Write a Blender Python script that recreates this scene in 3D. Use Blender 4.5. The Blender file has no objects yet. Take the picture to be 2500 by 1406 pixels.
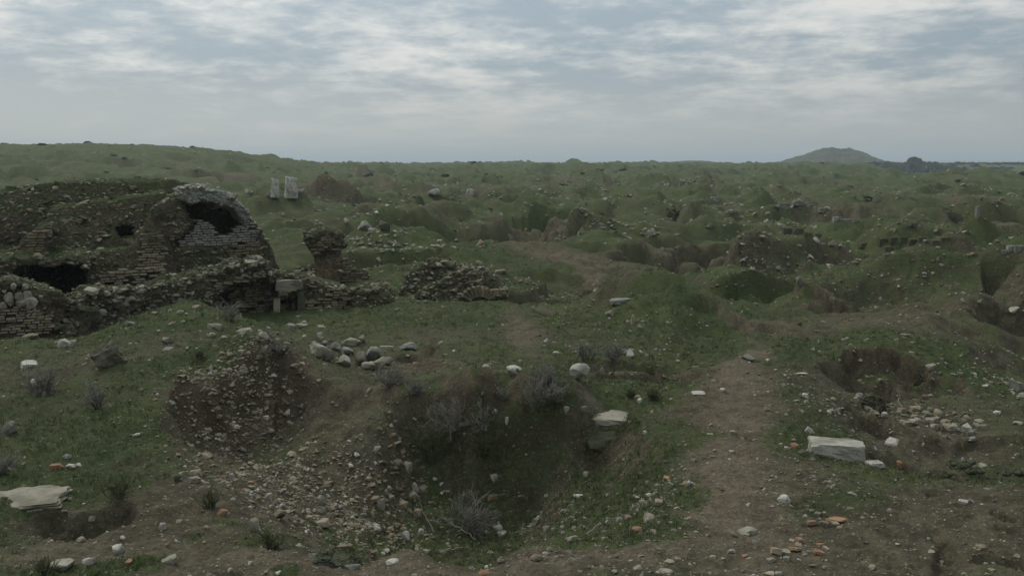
import bpy, bmesh, math, random
import numpy as np
from mathutils import Vector, Matrix, Euler

random.seed(7)
RNG = np.random.default_rng(7)
SC = bpy.context.scene
COL = SC.collection

# ------------------------------------------------------------------ camera
F = 2453.0                       # focal length in photograph pixels (2500 px wide)
PITCH = math.atan(305.0 / F)     # the horizon lies 305 px above the picture centre
EZ = 3.2                         # eye height above the general level of the plain
cam_data = bpy.data.cameras.new("camera")
cam_data.sensor_width = 36.0
cam_data.lens = 36.0 * F / 2500.0
cam_data.clip_start = 0.1
cam_data.clip_end = 30000.0
cam = bpy.data.objects.new("camera", cam_data)
COL.objects.link(cam)
cam.location = (0, 0, EZ)
cam.rotation_euler = (math.pi / 2 - PITCH, 0, 0)
SC.camera = cam

# ------------------------------------------------------------------ sky
SUN_EL, SUN_AZ = math.radians(42), math.radians(-36)      # azimuth from +Y, positive to the right
world = bpy.data.worlds.new("World")
SC.world = world
world.use_nodes = True
wn, wl = world.node_tree.nodes, world.node_tree.links
wn.clear()
def N(nodes, typ, **kw):
    n = nodes.new(typ)
    for k, v in kw.items():
        setattr(n, k, v)
    return n
def wmath(op, a, b=None, c=None, clamp=False):
    m = N(wn, "ShaderNodeMath", operation=op, use_clamp=clamp)
    for i, v in enumerate((a, b, c)):
        if v is None: continue
        if isinstance(v, (int, float)): m.inputs[i].default_value = v
        else: wl.new(v, m.inputs[i])
    return m.outputs[0]
def wmix(fac, a, b):
    m = N(wn, "ShaderNodeMix", data_type="RGBA")
    for s, v in ((0, fac), (6, a), (7, b)):
        if isinstance(v, (int, float)): m.inputs[s].default_value = v
        elif isinstance(v, tuple): m.inputs[s].default_value = v + (1,)
        else: wl.new(v, m.inputs[s])
    return m.outputs[2]
def wramp(fac, stops):
    r = N(wn, "ShaderNodeMapRange", interpolation_type="SMOOTHSTEP")
    wl.new(fac, r.inputs[0])
    for i, v in zip((1, 2, 3, 4), stops): r.inputs[i].default_value = v
    return r.outputs[0]
tc = N(wn, "ShaderNodeTexCoord")
sep = N(wn, "ShaderNodeSeparateXYZ"); wl.new(tc.outputs["Generated"], sep.inputs[0])
up = wmath("ADD", wmath("MAXIMUM", sep.outputs[2], 0.0), 0.15)
px_, py_ = wmath("DIVIDE", sep.outputs[0], up), wmath("DIVIDE", sep.outputs[1], up)
cmb = N(wn, "ShaderNodeCombineXYZ"); wl.new(px_, cmb.inputs[0]); wl.new(py_, cmb.inputs[1])
def wnoise(scale, detail, rough, offs, dist=0.0, sx=1.0, sy=1.0):
    mp = N(wn, "ShaderNodeMapping"); wl.new(cmb.outputs[0], mp.inputs[0])
    mp.inputs["Location"].default_value = offs
    mp.inputs["Rotation"].default_value = (0, 0, 0.12)
    mp.inputs["Scale"].default_value = (sx, sy, 1)
    n = N(wn, "ShaderNodeTexNoise"); wl.new(mp.outputs[0], n.inputs["Vector"])
    n.inputs["Scale"].default_value = scale; n.inputs["Detail"].default_value = detail
    n.inputs["Roughness"].default_value = rough; n.inputs["Distortion"].default_value = dist
    return n.outputs["Fac"]
big = wnoise(0.75, 4, 0.55, (5.6, 0.4, 0), 0.3, 0.9, 1.0)
mid = wnoise(2.9, 6, 0.55, (8.4, 2.3, 0), 0.15, 1.05, 1.0)
fine = wnoise(9.0, 6, 0.62, (1.4, 5.3, 0), 0.15, 1.05, 1.0)
cl = wmath("ADD", wmath("ADD", wmath("MULTIPLY", big, 0.54), wmath("MULTIPLY", mid, 0.46)), wmath("MULTIPLY", fine, 0.26))
bright = wramp(cl, (0.54, 0.79, 0.0, 1.0))
sky = N(wn, "ShaderNodeTexSky", sky_type="NISHITA", sun_disc=False)
sky.sun_elevation = SUN_EL
sky.sun_rotation = SUN_AZ
sky.air_density = 1.0; sky.dust_density = 2.5
sk = N(wn, "ShaderNodeVectorMath", operation="SCALE"); wl.new(sky.outputs[0], sk.inputs[0]); sk.inputs[3].default_value = 0.075
# thick grey cloud base, thin bright breaks between; a hazy grey low down
cloud = wmix(bright, (0.285, 0.352, 0.402), (0.69, 0.685, 0.655))
hz = wramp(sep.outputs[2], (0.015, 0.105, 1.0, 0.0))
cloud = wmix(wmath("MULTIPLY", hz, 0.85), cloud, (0.50, 0.51, 0.495))
fin = wmix(0.90, sk.outputs[0], cloud)
# the sun behind the cloud sheet brightens its own side of the sky
sdir = (math.cos(SUN_EL) * math.sin(SUN_AZ), math.cos(SUN_EL) * math.cos(SUN_AZ), math.sin(SUN_EL))
dot = N(wn, "ShaderNodeVectorMath", operation="DOT_PRODUCT"); wl.new(tc.outputs["Generated"], dot.inputs[0]); dot.inputs[1].default_value = sdir
gl = wramp(dot.outputs["Value"], (-0.2, 1.0, 0.85, 1.25))
# an overcast sky is brighter overhead than at its rim
gl = wmath("MULTIPLY", gl, wmath("ADD", wmath("MULTIPLY", wmath("MAXIMUM", sep.outputs[2], 0.0), 1.25), 0.90))
sc2 = N(wn, "ShaderNodeVectorMath", operation="SCALE"); wl.new(fin, sc2.inputs[0]); wl.new(gl, sc2.inputs[3])
bg = N(wn, "ShaderNodeBackground"); wl.new(sc2.outputs[0], bg.inputs[0]); bg.inputs[1].default_value = 1.0
wo = N(wn, "ShaderNodeOutputWorld"); wl.new(bg.outputs[0], wo.inputs[0])

sun_d = bpy.data.lights.new("sun", "SUN")
sun_d.energy = 1.5; sun_d.angle = math.radians(13); sun_d.color = (1.0, 0.93, 0.80)
sun = bpy.data.objects.new("sun", sun_d); COL.objects.link(sun)
sun.rotation_euler = Vector(sdir).to_track_quat("Z", "Y").to_euler()
sun.location = (0, 0, 40)

SC.view_settings.view_transform = "Standard"
SC.view_settings.look = "None"
SC.view_settings.exposure = -0.02
SC.view_settings.gamma = 1.0
SC.view_settings.use_curve_mapping = False
SC.cycles.max_bounces = 5
SC.cycles.diffuse_bounces = 2
SC.cycles.glossy_bounces = 1
SC.cycles.volume_bounces = 0
SC.cycles.transparent_max_bounces = 4

# ------------------------------------------------------------------ helpers
CP, SP = math.cos(PITCH), math.sin(PITCH)
def ray(px, py):
    u = (px - 1250.0) / F; v = (703.0 - py) / F
    return u, CP + v * SP, -SP + v * CP
def PT(px, py, Y):                      # world point on the ray of a picture position at forward distance Y
    a, b, c = ray(px, py)
    t = Y / b
    return np.array((a * t, Y, EZ + c * t))
def tag(o, label=None, cat=None, group=None, kind=None):
    if label: o["label"] = label
    if cat: o["category"] = cat
    if group: o["group"] = group
    if kind or cat: o["kind"] = kind or "thing"
    return o
def mesh_np(name, verts, faces, mat=None, smooth=False):
    me = bpy.data.meshes.new(name)
    verts = np.asarray(verts, np.float32); faces = np.asarray(faces, np.int32)
    me.vertices.add(len(verts)); me.vertices.foreach_set("co", verts.ravel())
    k = faces.shape[1]
    me.loops.add(faces.size); me.loops.foreach_set("vertex_index", faces.ravel())
    me.polygons.add(len(faces)); me.polygons.foreach_set("loop_start", np.arange(len(faces), dtype=np.int32) * k)
    me.update(calc_edges=True)
    if smooth: me.polygons.foreach_set("use_smooth", np.ones(len(faces), bool))
    if mat: me.materials.append(mat)
    return me
def link(name, me, parent=None, loc=None, rot=None, scl=None):
    o = bpy.data.objects.new(name, me); COL.objects.link(o)
    if parent: o.parent = parent
    if loc is not None: o.location = loc
    if rot is not None: o.rotation_euler = rot
    if scl is not None: o.scale = scl
    return o
def empty(name, loc):
    o = bpy.data.objects.new(name, None); COL.objects.link(o); o.location = loc
    o.empty_display_size = 0.2
    bpy.context.view_layer.update()
    return o

_perm = np.random.default_rng(11).permutation(256).astype(np.int64)
_perm = np.concatenate([_perm, _perm])
_g2 = np.stack([np.cos(np.arange(256) * 2.399963), np.sin(np.arange(256) * 2.399963)], 1)
_g3 = np.random.default_rng(5).normal(size=(256, 3)); _g3 /= np.linalg.norm(_g3, axis=1)[:, None]
def noise2(x, y):
    xi = np.floor(x).astype(np.int64); yi = np.floor(y).astype(np.int64)
    xf, yf = x - xi, y - yi
    u = xf * xf * xf * (xf * (xf * 6 - 15) + 10); v = yf * yf * yf * (yf * (yf * 6 - 15) + 10)
    def g(dx, dy):
        h = _perm[(_perm[(xi + dx) & 255] + yi + dy) & 255]
        return _g2[h, 0] * (xf - dx) + _g2[h, 1] * (yf - dy)
    a = g(0, 0); b = g(1, 0); c = g(0, 1); d = g(1, 1)
    return 1.5 * ((a + u * (b - a)) * (1 - v) + (c + u * (d - c)) * v)
def fbm2(x, y, octv=4, gain=0.5, lac=2.03):
    s = 0; a = 1.0
    for i in range(octv):
        s = s + a * noise2(x + 17.3 * i, y - 9.1 * i); x = x * lac; y = y * lac; a *= gain
    return s
def noise3(x, y, z):
    xi = np.floor(x).astype(np.int64); yi = np.floor(y).astype(np.int64); zi = np.floor(z).astype(np.int64)
    xf, yf, zf = x - xi, y - yi, z - zi
    u = xf * xf * (3 - 2 * xf); v = yf * yf * (3 - 2 * yf); w = zf * zf * (3 - 2 * zf)
    def g(dx, dy, dz):
        h = _perm[(_perm[(_perm[(xi + dx) & 255] + yi + dy) & 255] + zi + dz) & 255]
        return _g3[h, 0] * (xf - dx) + _g3[h, 1] * (yf - dy) + _g3[h, 2] * (zf - dz)
    def lx(dy, dz):
        a = g(0, dy, dz); return a + u * (g(1, dy, dz) - a)
    a = lx(0, 0); a = a + v * (lx(1, 0) - a)
    b = lx(0, 1); b = b + v * (lx(1, 1) - b)
    return 1.4 * (a + w * (b - a))
def fbm3(x, y, z, octv=3, gain=0.5):
    s = 0; a = 1.0
    for i in range(octv):
        s = s + a * noise3(x + 7.7 * i, y + 3.1 * i, z); x = x * 2.03; y = y * 2.03; z = z * 2.03; a *= gain
    return s
def sstep(a, b, x):
    t = np.clip((x - a) / (b - a), 0, 1)
    return t * t * (3 - 2 * t)

# ------------------------------------------------------------------ materials
class MT:
    """small wrapper for building node materials"""
    def __init__(s, name):
        s.m = bpy.data.materials.new(name); s.m.use_nodes = True
        s.n, s.l = s.m.node_tree.nodes, s.m.node_tree.links
        s.b = s.n["Principled BSDF"]
        s.b.inputs["Roughness"].default_value = 0.95
        s.b.inputs["Specular IOR Level"].default_value = 0.12
        s.geo = N(s.n, "ShaderNodeNewGeometry")
        s.pos = s.geo.outputs["Position"]
    def set(s, sock, v):
        if isinstance(v, (int, float)): sock.default_value = v
        elif isinstance(v, tuple): sock.default_value = v + (1,) if len(v) == 3 and sock.type == "RGBA" else v
        else: s.l.new(v, sock)
    def coord(s, kind="Object"):
        return N(s.n, "ShaderNodeTexCoord").outputs[kind]
    def noise(s, scale, detail=4, rough=0.55, vec=None, dist=0.0, offs=None, out="Fac"):
        n = N(s.n, "ShaderNodeTexNoise")
        v = vec or s.pos
        if offs:
            mp = N(s.n, "ShaderNodeMapping"); s.l.new(v, mp.inputs[0]); mp.inputs[1].default_value = offs; v = mp.outputs[0]
        s.l.new(v, n.inputs["Vector"])
        n.inputs["Scale"].default_value = scale; n.inputs["Detail"].default_value = detail
        n.inputs["Roughness"].default_value = rough; n.inputs["Distortion"].default_value = dist
        return n.outputs[out]
    def voro(s, scale, vec=None, feature="F1", out="Distance", rnd=1.0):
        n = N(s.n, "ShaderNodeTexVoronoi", feature=feature)
        s.l.new(vec or s.pos, n.inputs["Vector"]); n.inputs["Scale"].default_value = scale
        n.inputs["Randomness"].default_value = rnd
        return n.outputs[out]
    def math(s, op, a, b=0.0, clamp=False):
        m = N(s.n, "ShaderNodeMath", operation=op, use_clamp=clamp)
        s.set(m.inputs[0], a); s.set(m.inputs[1], b)
        return m.outputs[0]
    def ramp(s, v, a, b, c=0.0, d=1.0):
        r = N(s.n, "ShaderNodeMapRange", interpolation_type="SMOOTHSTEP")
        s.l.new(v, r.inputs[0])
        for i, k in zip((1, 2, 3, 4), (a, b, c, d)): r.inputs[i].default_value = k
        return r.outputs[0]
    def mix(s, f, a, b, blend="MIX"):
        m = N(s.n, "ShaderNodeMix", data_type="RGBA", blend_type=blend)
        s.set(m.inputs[0], f); s.set(m.inputs[6], a); s.set(m.inputs[7], b)
        return m.outputs[2]
    def attr(s, name):
        return N(s.n, "ShaderNodeAttribute", attribute_name=name).outputs["Fac"]
    def bump(s, h, dist, strength=1.0, normal=None):
        b = N(s.n, "ShaderNodeBump"); s.l.new(h, b.inputs["Height"])
        b.inputs["Distance"].default_value = dist; b.inputs["Strength"].default_value = strength
        if normal: s.l.new(normal, b.inputs["Normal"])
        return b.outputs[0]
    def objrand(s):
        return N(s.n, "ShaderNodeObjectInfo").outputs["Random"]
    def done(s, col, normal=None, rough=None):
        s.set(s.b.inputs["Base Color"], col)
        if normal: s.l.new(normal, s.b.inputs["Normal"])
        if rough is not None: s.b.inputs["Roughness"].default_value = rough
        return s.m

GRASS_A, GRASS_B, GRASS_DRY = (0.050, 0.074, 0.027), (0.086, 0.114, 0.040), (0.122, 0.122, 0.062)
SOIL_A, SOIL_B, SOIL_RED = (0.074, 0.065, 0.041), (0.150, 0.130, 0.084), (0.125, 0.090, 0.054)

def ground_material():
    t = MT("ground_soil_and_grass")
    g, path, red = t.attr("grass"), t.attr("path"), t.attr("red")
    n1 = t.noise(0.9, 5, 0.6); n2 = t.noise(5.0, 5, 0.65); n3 = t.noise(28, 4, 0.7); n4 = t.noise(95, 3, 0.7)
    nb = t.noise(0.11, 3, 0.5)
    soil = t.mix(t.ramp(n2, 0.35, 0.68), SOIL_A, SOIL_B)
    soil = t.mix(t.math("MULTIPLY", t.ramp(n1, 0.5, 0.7), 0.22), soil, SOIL_RED)
    soil = t.mix(t.math("MULTIPLY", red, 0.8), soil, t.mix(t.ramp(n2, 0.3, 0.7), (0.072, 0.054, 0.034), SOIL_RED))
    soil = t.mix(t.math("MULTIPLY", path, 0.85), soil, t.mix(t.ramp(n2, 0.3, 0.7), (0.150, 0.122, 0.082), (0.220, 0.178, 0.122)))
    # speckle of grit, crumbs and pale pebbles too small to build
    peb = t.voro(38); cellc = t.voro(38, out="Color")
    sepc = N(t.n, "ShaderNodeSeparateColor"); t.l.new(cellc, sepc.inputs[0])
    isp = t.math("MULTIPLY", t.ramp(peb, 0.30, 0.24), t.ramp(sepc.outputs[0], 0.78, 0.82))
    soil = t.mix(t.ramp(n3, 0.40, 0.66, 0.0, 0.45), soil, (0.045, 0.038, 0.028))
    soil = t.mix(t.math("MULTIPLY", isp, 0.75), soil, (0.27, 0.25, 0.19))
    grass = t.mix(t.ramp(n1, 0.34, 0.68), GRASS_A, GRASS_B)
    grass = t.mix(t.math("MULTIPLY", t.ramp(n2, 0.5, 0.72), 0.65), grass, GRASS_DRY)
    grass = t.mix(t.math("MULTIPLY", t.ramp(n4, 0.45, 0.65), 0.5), grass, (0.022, 0.036, 0.014))
    grass = t.mix(t.ramp(nb, 0.40, 0.66, 0.0, 0.4), grass, (0.070, 0.074, 0.036))
    gm = t.math("ADD", g, t.math("MULTIPLY", t.math("SUBTRACT", n2, 0.5), 1.8))
    gm = t.math("ADD", gm, t.math("MULTIPLY", t.math("SUBTRACT", n3, 0.5), 1.5))
    gm = t.ramp(gm, 0.36, 0.66)
    col = t.mix(t.math("MULTIPLY", gm, 0.92), soil, grass)
    h = t.math("ADD", t.math("MULTIPLY", n3, 0.55), t.math("MULTIPLY", n4, 0.30))
    h = t.math("ADD", h, t.math("MULTIPLY", isp, 0.25))
    h = t.math("ADD", h, t.math("MULTIPLY", n2, 0.9))
    nrm = t.bump(h, 0.09, 0.9)
    return t.done(col, nrm, 1.0)
M_GROUND = ground_material()

# ------------------------------------------------------------------ terrain
_prof_y = np.array([0.5, 3, 5, 7, 10, 13, 16, 20, 30, 45, 70, 120, 200, 350, 420, 600, 1000, 2000, 4000, 14000.])
_prof_z = np.array([-1.75, -2.0, -2.1, -2.2, -2.3, -2.5, -2.65, -2.8, -3.0, -3.1, -3.0, -2.45, -1.65, -0.55, -0.8, -1.2, -2.0, -4, -6, -9.])
def profile(Y):
    return np.interp(np.log(np.maximum(Y, 0.5)), np.log(_prof_y), _prof_z)
CTRL = [  # picture x, picture y, forward distance: ground seen there
    *[(x, 1406, 4.9) for x in (-400, 0, 400, 800, 1250, 1700, 2100, 2500, 2900)],
    # lip in front of the pit, the pit and its sides
    (760, 1346, 5.35), (1000, 1348, 5.35), (1280, 1338, 5.4), (1480, 1305, 5.65), (640, 1300, 5.6),
    (900, 1425, 6.1), (1100, 1445, 6.15), (1280, 1410, 6.1), (1050, 1320, 7.75), (860, 1305, 7.25), (1200, 1320, 7.75),
    (1000, 1200, 8.45), (1200, 1200, 8.5), (1250, 1100, 8.66), (1100, 1100, 8.66), (800, 1200, 7.9), (900, 1120, 8.4), (1120, 1150, 8.62), (1300, 1150, 8.55),
    (980, 968, 8.95), (1150, 972, 8.76), (1300, 980, 8.76), (1400, 1000, 8.68), (1150, 1020, 8.72), (1300, 1030, 8.7),
    (600, 1150, 7.65), (700, 1060, 8.55), (850, 1000, 8.9), (450, 1150, 7.05), (480, 1230, 6.3), (420, 1090, 7.65), (640, 1230, 7.05), (720, 1130, 8.1),
    (1660, 1150, 7.15), (1600, 1060, 8.0), (1610, 1215, 6.6), (1480, 1265, 6.9), (1480, 1160, 8.05), (1520, 1100, 8.2), (1370, 1260, 7.45), (1450, 1100, 8.45), (1580, 1150, 7.6),
    # path
    (1780, 1250, 6.15), (1790, 1100, 7.5), (1790, 980, 9.3), (1800, 880, 11.3), (1700, 1000, 8.9),
    # right foreground and the hollow behind it
    (2000, 1250, 6.1), (2050, 1130, 7.25), (2120, 1142, 7.1), (2300, 1172, 6.8), (2500, 1197, 6.6), (2800, 1220, 6.4), (2300, 1300, 5.7),
    (2200, 1140, 8.3), (2350, 1165, 8.3), (2500, 1165, 8.4), (2350, 1110, 8.9), (2120, 1060, 8.7), (2200, 1035, 9.2), (2480, 1085, 9.0),
    (2250, 990, 10.1), (2400, 1040, 9.6), (2120, 985, 9.9), (2000, 1000, 9.1), (1950, 920, 10.4), (2150, 960, 11.45), (2300, 950, 11.4),
    (2060, 864, 12.0), (2180, 858, 12.2), (2280, 900, 11.9), (2150, 815, 13.3), (2250, 830, 13.2), (2150, 905, 11.75), (2400, 905, 12.6), (2490, 960, 11.4), (2480, 850, 14.2), (2000, 840, 13.2),
    # between pit and ruins
    (1415, 930, 10.6), (1250, 922, 10.5), (1500, 885, 11.8), (1100, 900, 11.0), (900, 935, 10.0), (1000, 930, 10.0), (1620, 930, 10.3),
    (850, 890, 12.4), (950, 892, 11.8), (1000, 850, 13.2), (1300, 850, 13.0), (1250, 800, 15.3), (1100, 765, 17.0), (1120, 800, 15.4), (1450, 765, 17.3),
    (1640, 870, 12.4), (1640, 812, 15.0), (1500, 812, 15.0), (1380, 805, 15.2), (1650, 708, 17.7), (1780, 752, 16.7), (1500, 722, 18.3), (1650, 735, 20.2), (1800, 735, 19.4), (1880, 780, 16.5), (1500, 745, 20.2),
    # left: mound with the earth face, slope with slab, hump before the ruin
    (640, 833, 9.7), (600, 855, 9.6), (720, 890, 9.8), (560, 885, 9.45), (470, 932, 9.05), (400, 995, 8.5), (500, 895, 9.5), (780, 945, 9.35), (690, 862, 9.75),
    (650, 985, 9.2), (580, 1020, 8.95), (490, 1065, 8.45), (430, 1088, 7.9), (720, 975, 9.25),
    (250, 870, 10.6), (100, 900, 10.2), (0, 885, 10.5), (-200, 890, 10.5), (200, 1000, 8.5), (0, 1000, 8.5), (100, 1150, 6.8), (0, 1195, 6.4), (300, 1070, 7.8), (340, 1170, 6.75),
    (180, 1275, 5.95), (300, 1260, 5.85), (60, 1275, 5.95), (330, 1340, 5.4), (-200, 1200, 6.4), (400, 860, 10.8),
    (460, 728, 15.2), (330, 775, 14.4), (200, 826, 13.2), (60, 828, 13.2), (-150, 828, 13.2), (560, 765, 14.6), (650, 805, 13.9), (760, 800, 14.9), (540, 850, 11.8), (750, 860, 12.2),
    (120, 838, 14.6), (300, 812, 15.8), (0, 838, 14.6), (560, 790, 16.8), (680, 792, 17.0), (760, 795, 16.2), (900, 780, 17.0), (980, 790, 16.4), (900, 835, 14.2),
    # right middle distance
    (2360, 790, 16.8), (2250, 770, 17.6), (2400, 738, 17.6), (2500, 733, 17.6), (2600, 735, 17.6), (2440, 832, 17.0), (2500, 838, 17.0), (2600, 838, 17.0), (2440, 852, 14.8), (2000, 790, 16.2), (1950, 740, 18.4), (2100, 740, 18.6), (2150, 690, 21.5), (2400, 690, 21.5),
    (1230, 735, 17.9), (1230, 752, 19.6), (1100, 700, 20.8), (1250, 668, 22.5), (1250, 640, 24.0), (950, 690, 21.0), (900, 640, 24.5), (760, 640, 25), (1000, 610, 29.5),
    # behind and below the big ruin
    (100, 690, 22.5), (300, 690, 22.5), (500, 660, 24.5), (-200, 680, 22.5),
]
def _ctrl():
    p = []
    for (px, py, Y) in CTRL:
        w = PT(px, py, Y); p.append((w[0] / Y, math.log(Y), w[2] - EZ - float(profile(Y))))
    for Y in (0.7, 1.6, 3.0):
        for u in (-1.6, -0.8, 0, 0.8, 1.6): p.append((u, math.log(Y), 0.0))
    for Y in (5, 8, 12, 18, 26):
        for u in (-1.7, -1.1, 1.1, 1.7): p.append((u, math.log(Y), 0.0))
    for Y in (32, 45):
        for u in np.linspace(-1.6, 1.6, 11): p.append((u, math.log(Y), 0.0))
    for Y in (100, 400, 2000):
        for u in (-1.5, -0.5, 0.5, 1.5): p.append((u, math.log(Y), 0.0))
    p = np.array(p); p[:, 0] *= 2.2
    return p
_cp = _ctrl()
def _kern(r2):
    r = np.sqrt(r2); return r                     # biharmonic in 3-D: stays tight between points
def _solve():
    d2 = ((_cp[:, None, :2] - _cp[None, :, :2]) ** 2).sum(-1) + 0.0009
    K = _kern(d2)
    n = len(_cp)
    A = np.zeros((n + 1, n + 1)); A[:n, :n] = K - np.eye(n) * 0.003; A[:n, n] = 1; A[n, :n] = 1
    return np.linalg.solve(A, np.concatenate([_cp[:, 2], [0]]))
_cw = _solve()
def ctrl_height(u, lY):
    out = np.empty(u.size); u = u.ravel() * 2.2; lY = lY.ravel()
    for i in range(0, u.size, 60000):
        a = u[i:i + 60000, None] - _cp[None, :, 0]; b = lY[i:i + 60000, None] - _cp[None, :, 1]
        out[i:i + 60000] = _kern(a * a + b * b + 0.0009) @ _cw[:-1] + _cw[-1]
    return out

# bumps and hollows of the middle distance: picture x, y, distance, half width across, half depth, height, steepness of the near side
MOUNDS = [
    (1340, 520, 58, 3.6, 2.2, 0.75), (1060, 545, 52, 3.8, 1.8, 0.6), (1600, 535, 52, 3.2, 2.2, 0.9), (1660, 530, 56, 2.2, 1.4, 0.6),
    (1250, 575, 42, 5.5, 1.6, 0.55), (1500, 610, 36, 4.0, 1.8, 0.45), (1780, 590, 38, 2.4, 1.5, 0.55), (2000, 560, 46, 2.2, 1.6, 0.65),
    (2085, 590, 40, 1.9, 1.4, 0.55), (2310, 560, 44, 3.4, 2.4, 1.15), (2450, 575, 42, 3.0, 2.0, 0.6), (1300, 650, 26, 3.2, 1.3, 0.30),
    (820, 490, 66, 3.0, 2.2, 1.0), (1560, 495, 78, 4.0, 2.0, 0.8), (1780, 640, 27, 2.2, 1.0, 0.35), (2230, 680, 23, 2.4, 1.0, 0.35),
    (2050, 640, 28, 2.0, 1.2, 0.35), (2380, 640, 29, 2.6, 1.3, 0.5), (960, 470, 84, 4.5, 2.0, 0.8), (1180, 520, 60, 3.4, 1.4, 0.55),
    (1930, 495, 74, 4, 2, 0.9), (1405, 395, 330, 2.4, 4, 1.3), (1500, 397, 325, 5, 6, 0.7), (1570, 396, 330, 6, 6, 1.0), (1250, 397, 330, 14, 8, 0.8), (2340, 440, 150, 5, 3, 0.4),
    (1080, 660, 24.5, 1.6, 0.9, 0.35), (1420, 640, 27, 2.2, 0.9, 0.35), (1900, 660, 25, 1.8, 0.9, 0.3), (2200, 590, 40, 3.2, 1.2, 0.4),
    (560, 585, 37, 3.5, 1.5, 0.4), (680, 500, 62, 3.5, 1.8, 0.5),
]
PITS = [  # hollows; their far walls face the camera
    (1380, 545, 51, 2.6, 1.5, 0.75), (1300, 590, 38, 4.0, 1.4, 0.55), (1640, 575, 42, 2.3, 1.3, 0.6), (1860, 625, 31, 2.6, 1.3, 0.65),
    (1640, 660, 25.5, 1.7, 0.9, 0.42), (2230, 540, 47, 2.2, 1.6, 0.6), (1430, 720, 20.6, 1.8, 0.7, 0.35),
    (2200, 600, 36, 3.0, 0.9, 0.5), (950, 640, 25, 2.3, 1.2, 0.35), (1560, 520, 60, 2.2, 1.2, 0.6), (2100, 655, 25, 1.5, 0.7, 0.3),
    (1180, 590, 38, 1.8, 1.0, 0.4), (2010, 600, 36, 1.6, 0.8, 0.35), (1900, 700, 20.5, 1.4, 0.6, 0.3), (2050, 750, 17.6, 1.3, 0.55, 0.25),
    (890, 505, 62, 3.0, 1.5, 0.5), (720, 560, 42, 2.6, 1.4, 0.45), (1720, 690, 20.5, 1.0, 0.5, 0.2),
    (1260, 700, 20.3, 1.0, 0.5, 0.25), (1000, 560, 46, 2.0, 1.0, 0.45), (1090, 590, 39, 1.6, 0.9, 0.4),
    (2230, 1166, 8.1, 0.75, 0.45, 0.16), (2140, 920, 11.2, 0.75, 0.6, 0.34), (2260, 930, 11.5, 0.5, 0.4, 0.16), (210, 1285, 5.9, 0.30, 0.22, 0.13), (1560, 915, 10.7, 0.85, 0.40, 0.22), (1010, 590, 38, 1.6, 0.8, 0.4), (1010, 870, 12.5, 0.35, 0.3, 0.14),
    (2110, 1010, 9.35, 0.30, 0.28, 0.16),
]
_mw = [(PT(a, b, Y)[0], Y, w, d, h) for a, b, Y, w, d, h in MOUNDS]
_pw = [(PT(a, b, Y)[0], Y, w, d, h) for a, b, Y, w, d, h in PITS]
_hill = (PT(150, 370, 170)[0], 175.0)
GULLY = []      # runnels and drip holes in the bare soil of the right foreground
for (pa, pb, w, dp) in [((2270, 1288), (2300, 1325), .05, .035), ((2300, 1325), (2315, 1365), .07, .05), ((2315, 1365), (2305, 1420), .09, .06), ((2335, 1258), (2365, 1270), .035, .04), ((2425, 1268), (2475, 1285), .035, .05), ((2435, 1300), (2470, 1312), .03, .04), ((2340, 1240), (2370, 1246), .03, .035), ((2400, 1385), (2480, 1400), .09, .06), ((2270, 1195), (2285, 1198), .03, .03)]:
    A, B = PT(pa[0], pa[1], 2.17 / ((pa[1] - 398) / F * 1.04)), PT(pb[0], pb[1], 2.17 / ((pb[1] - 398) / F * 1.04))
    GULLY.append(((A[0], A[1]), (B[0], B[1]), w, dp))
SCARPS = []     # cut banks: picture outline of the upper edge, drop below it, how far the cut runs out
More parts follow.
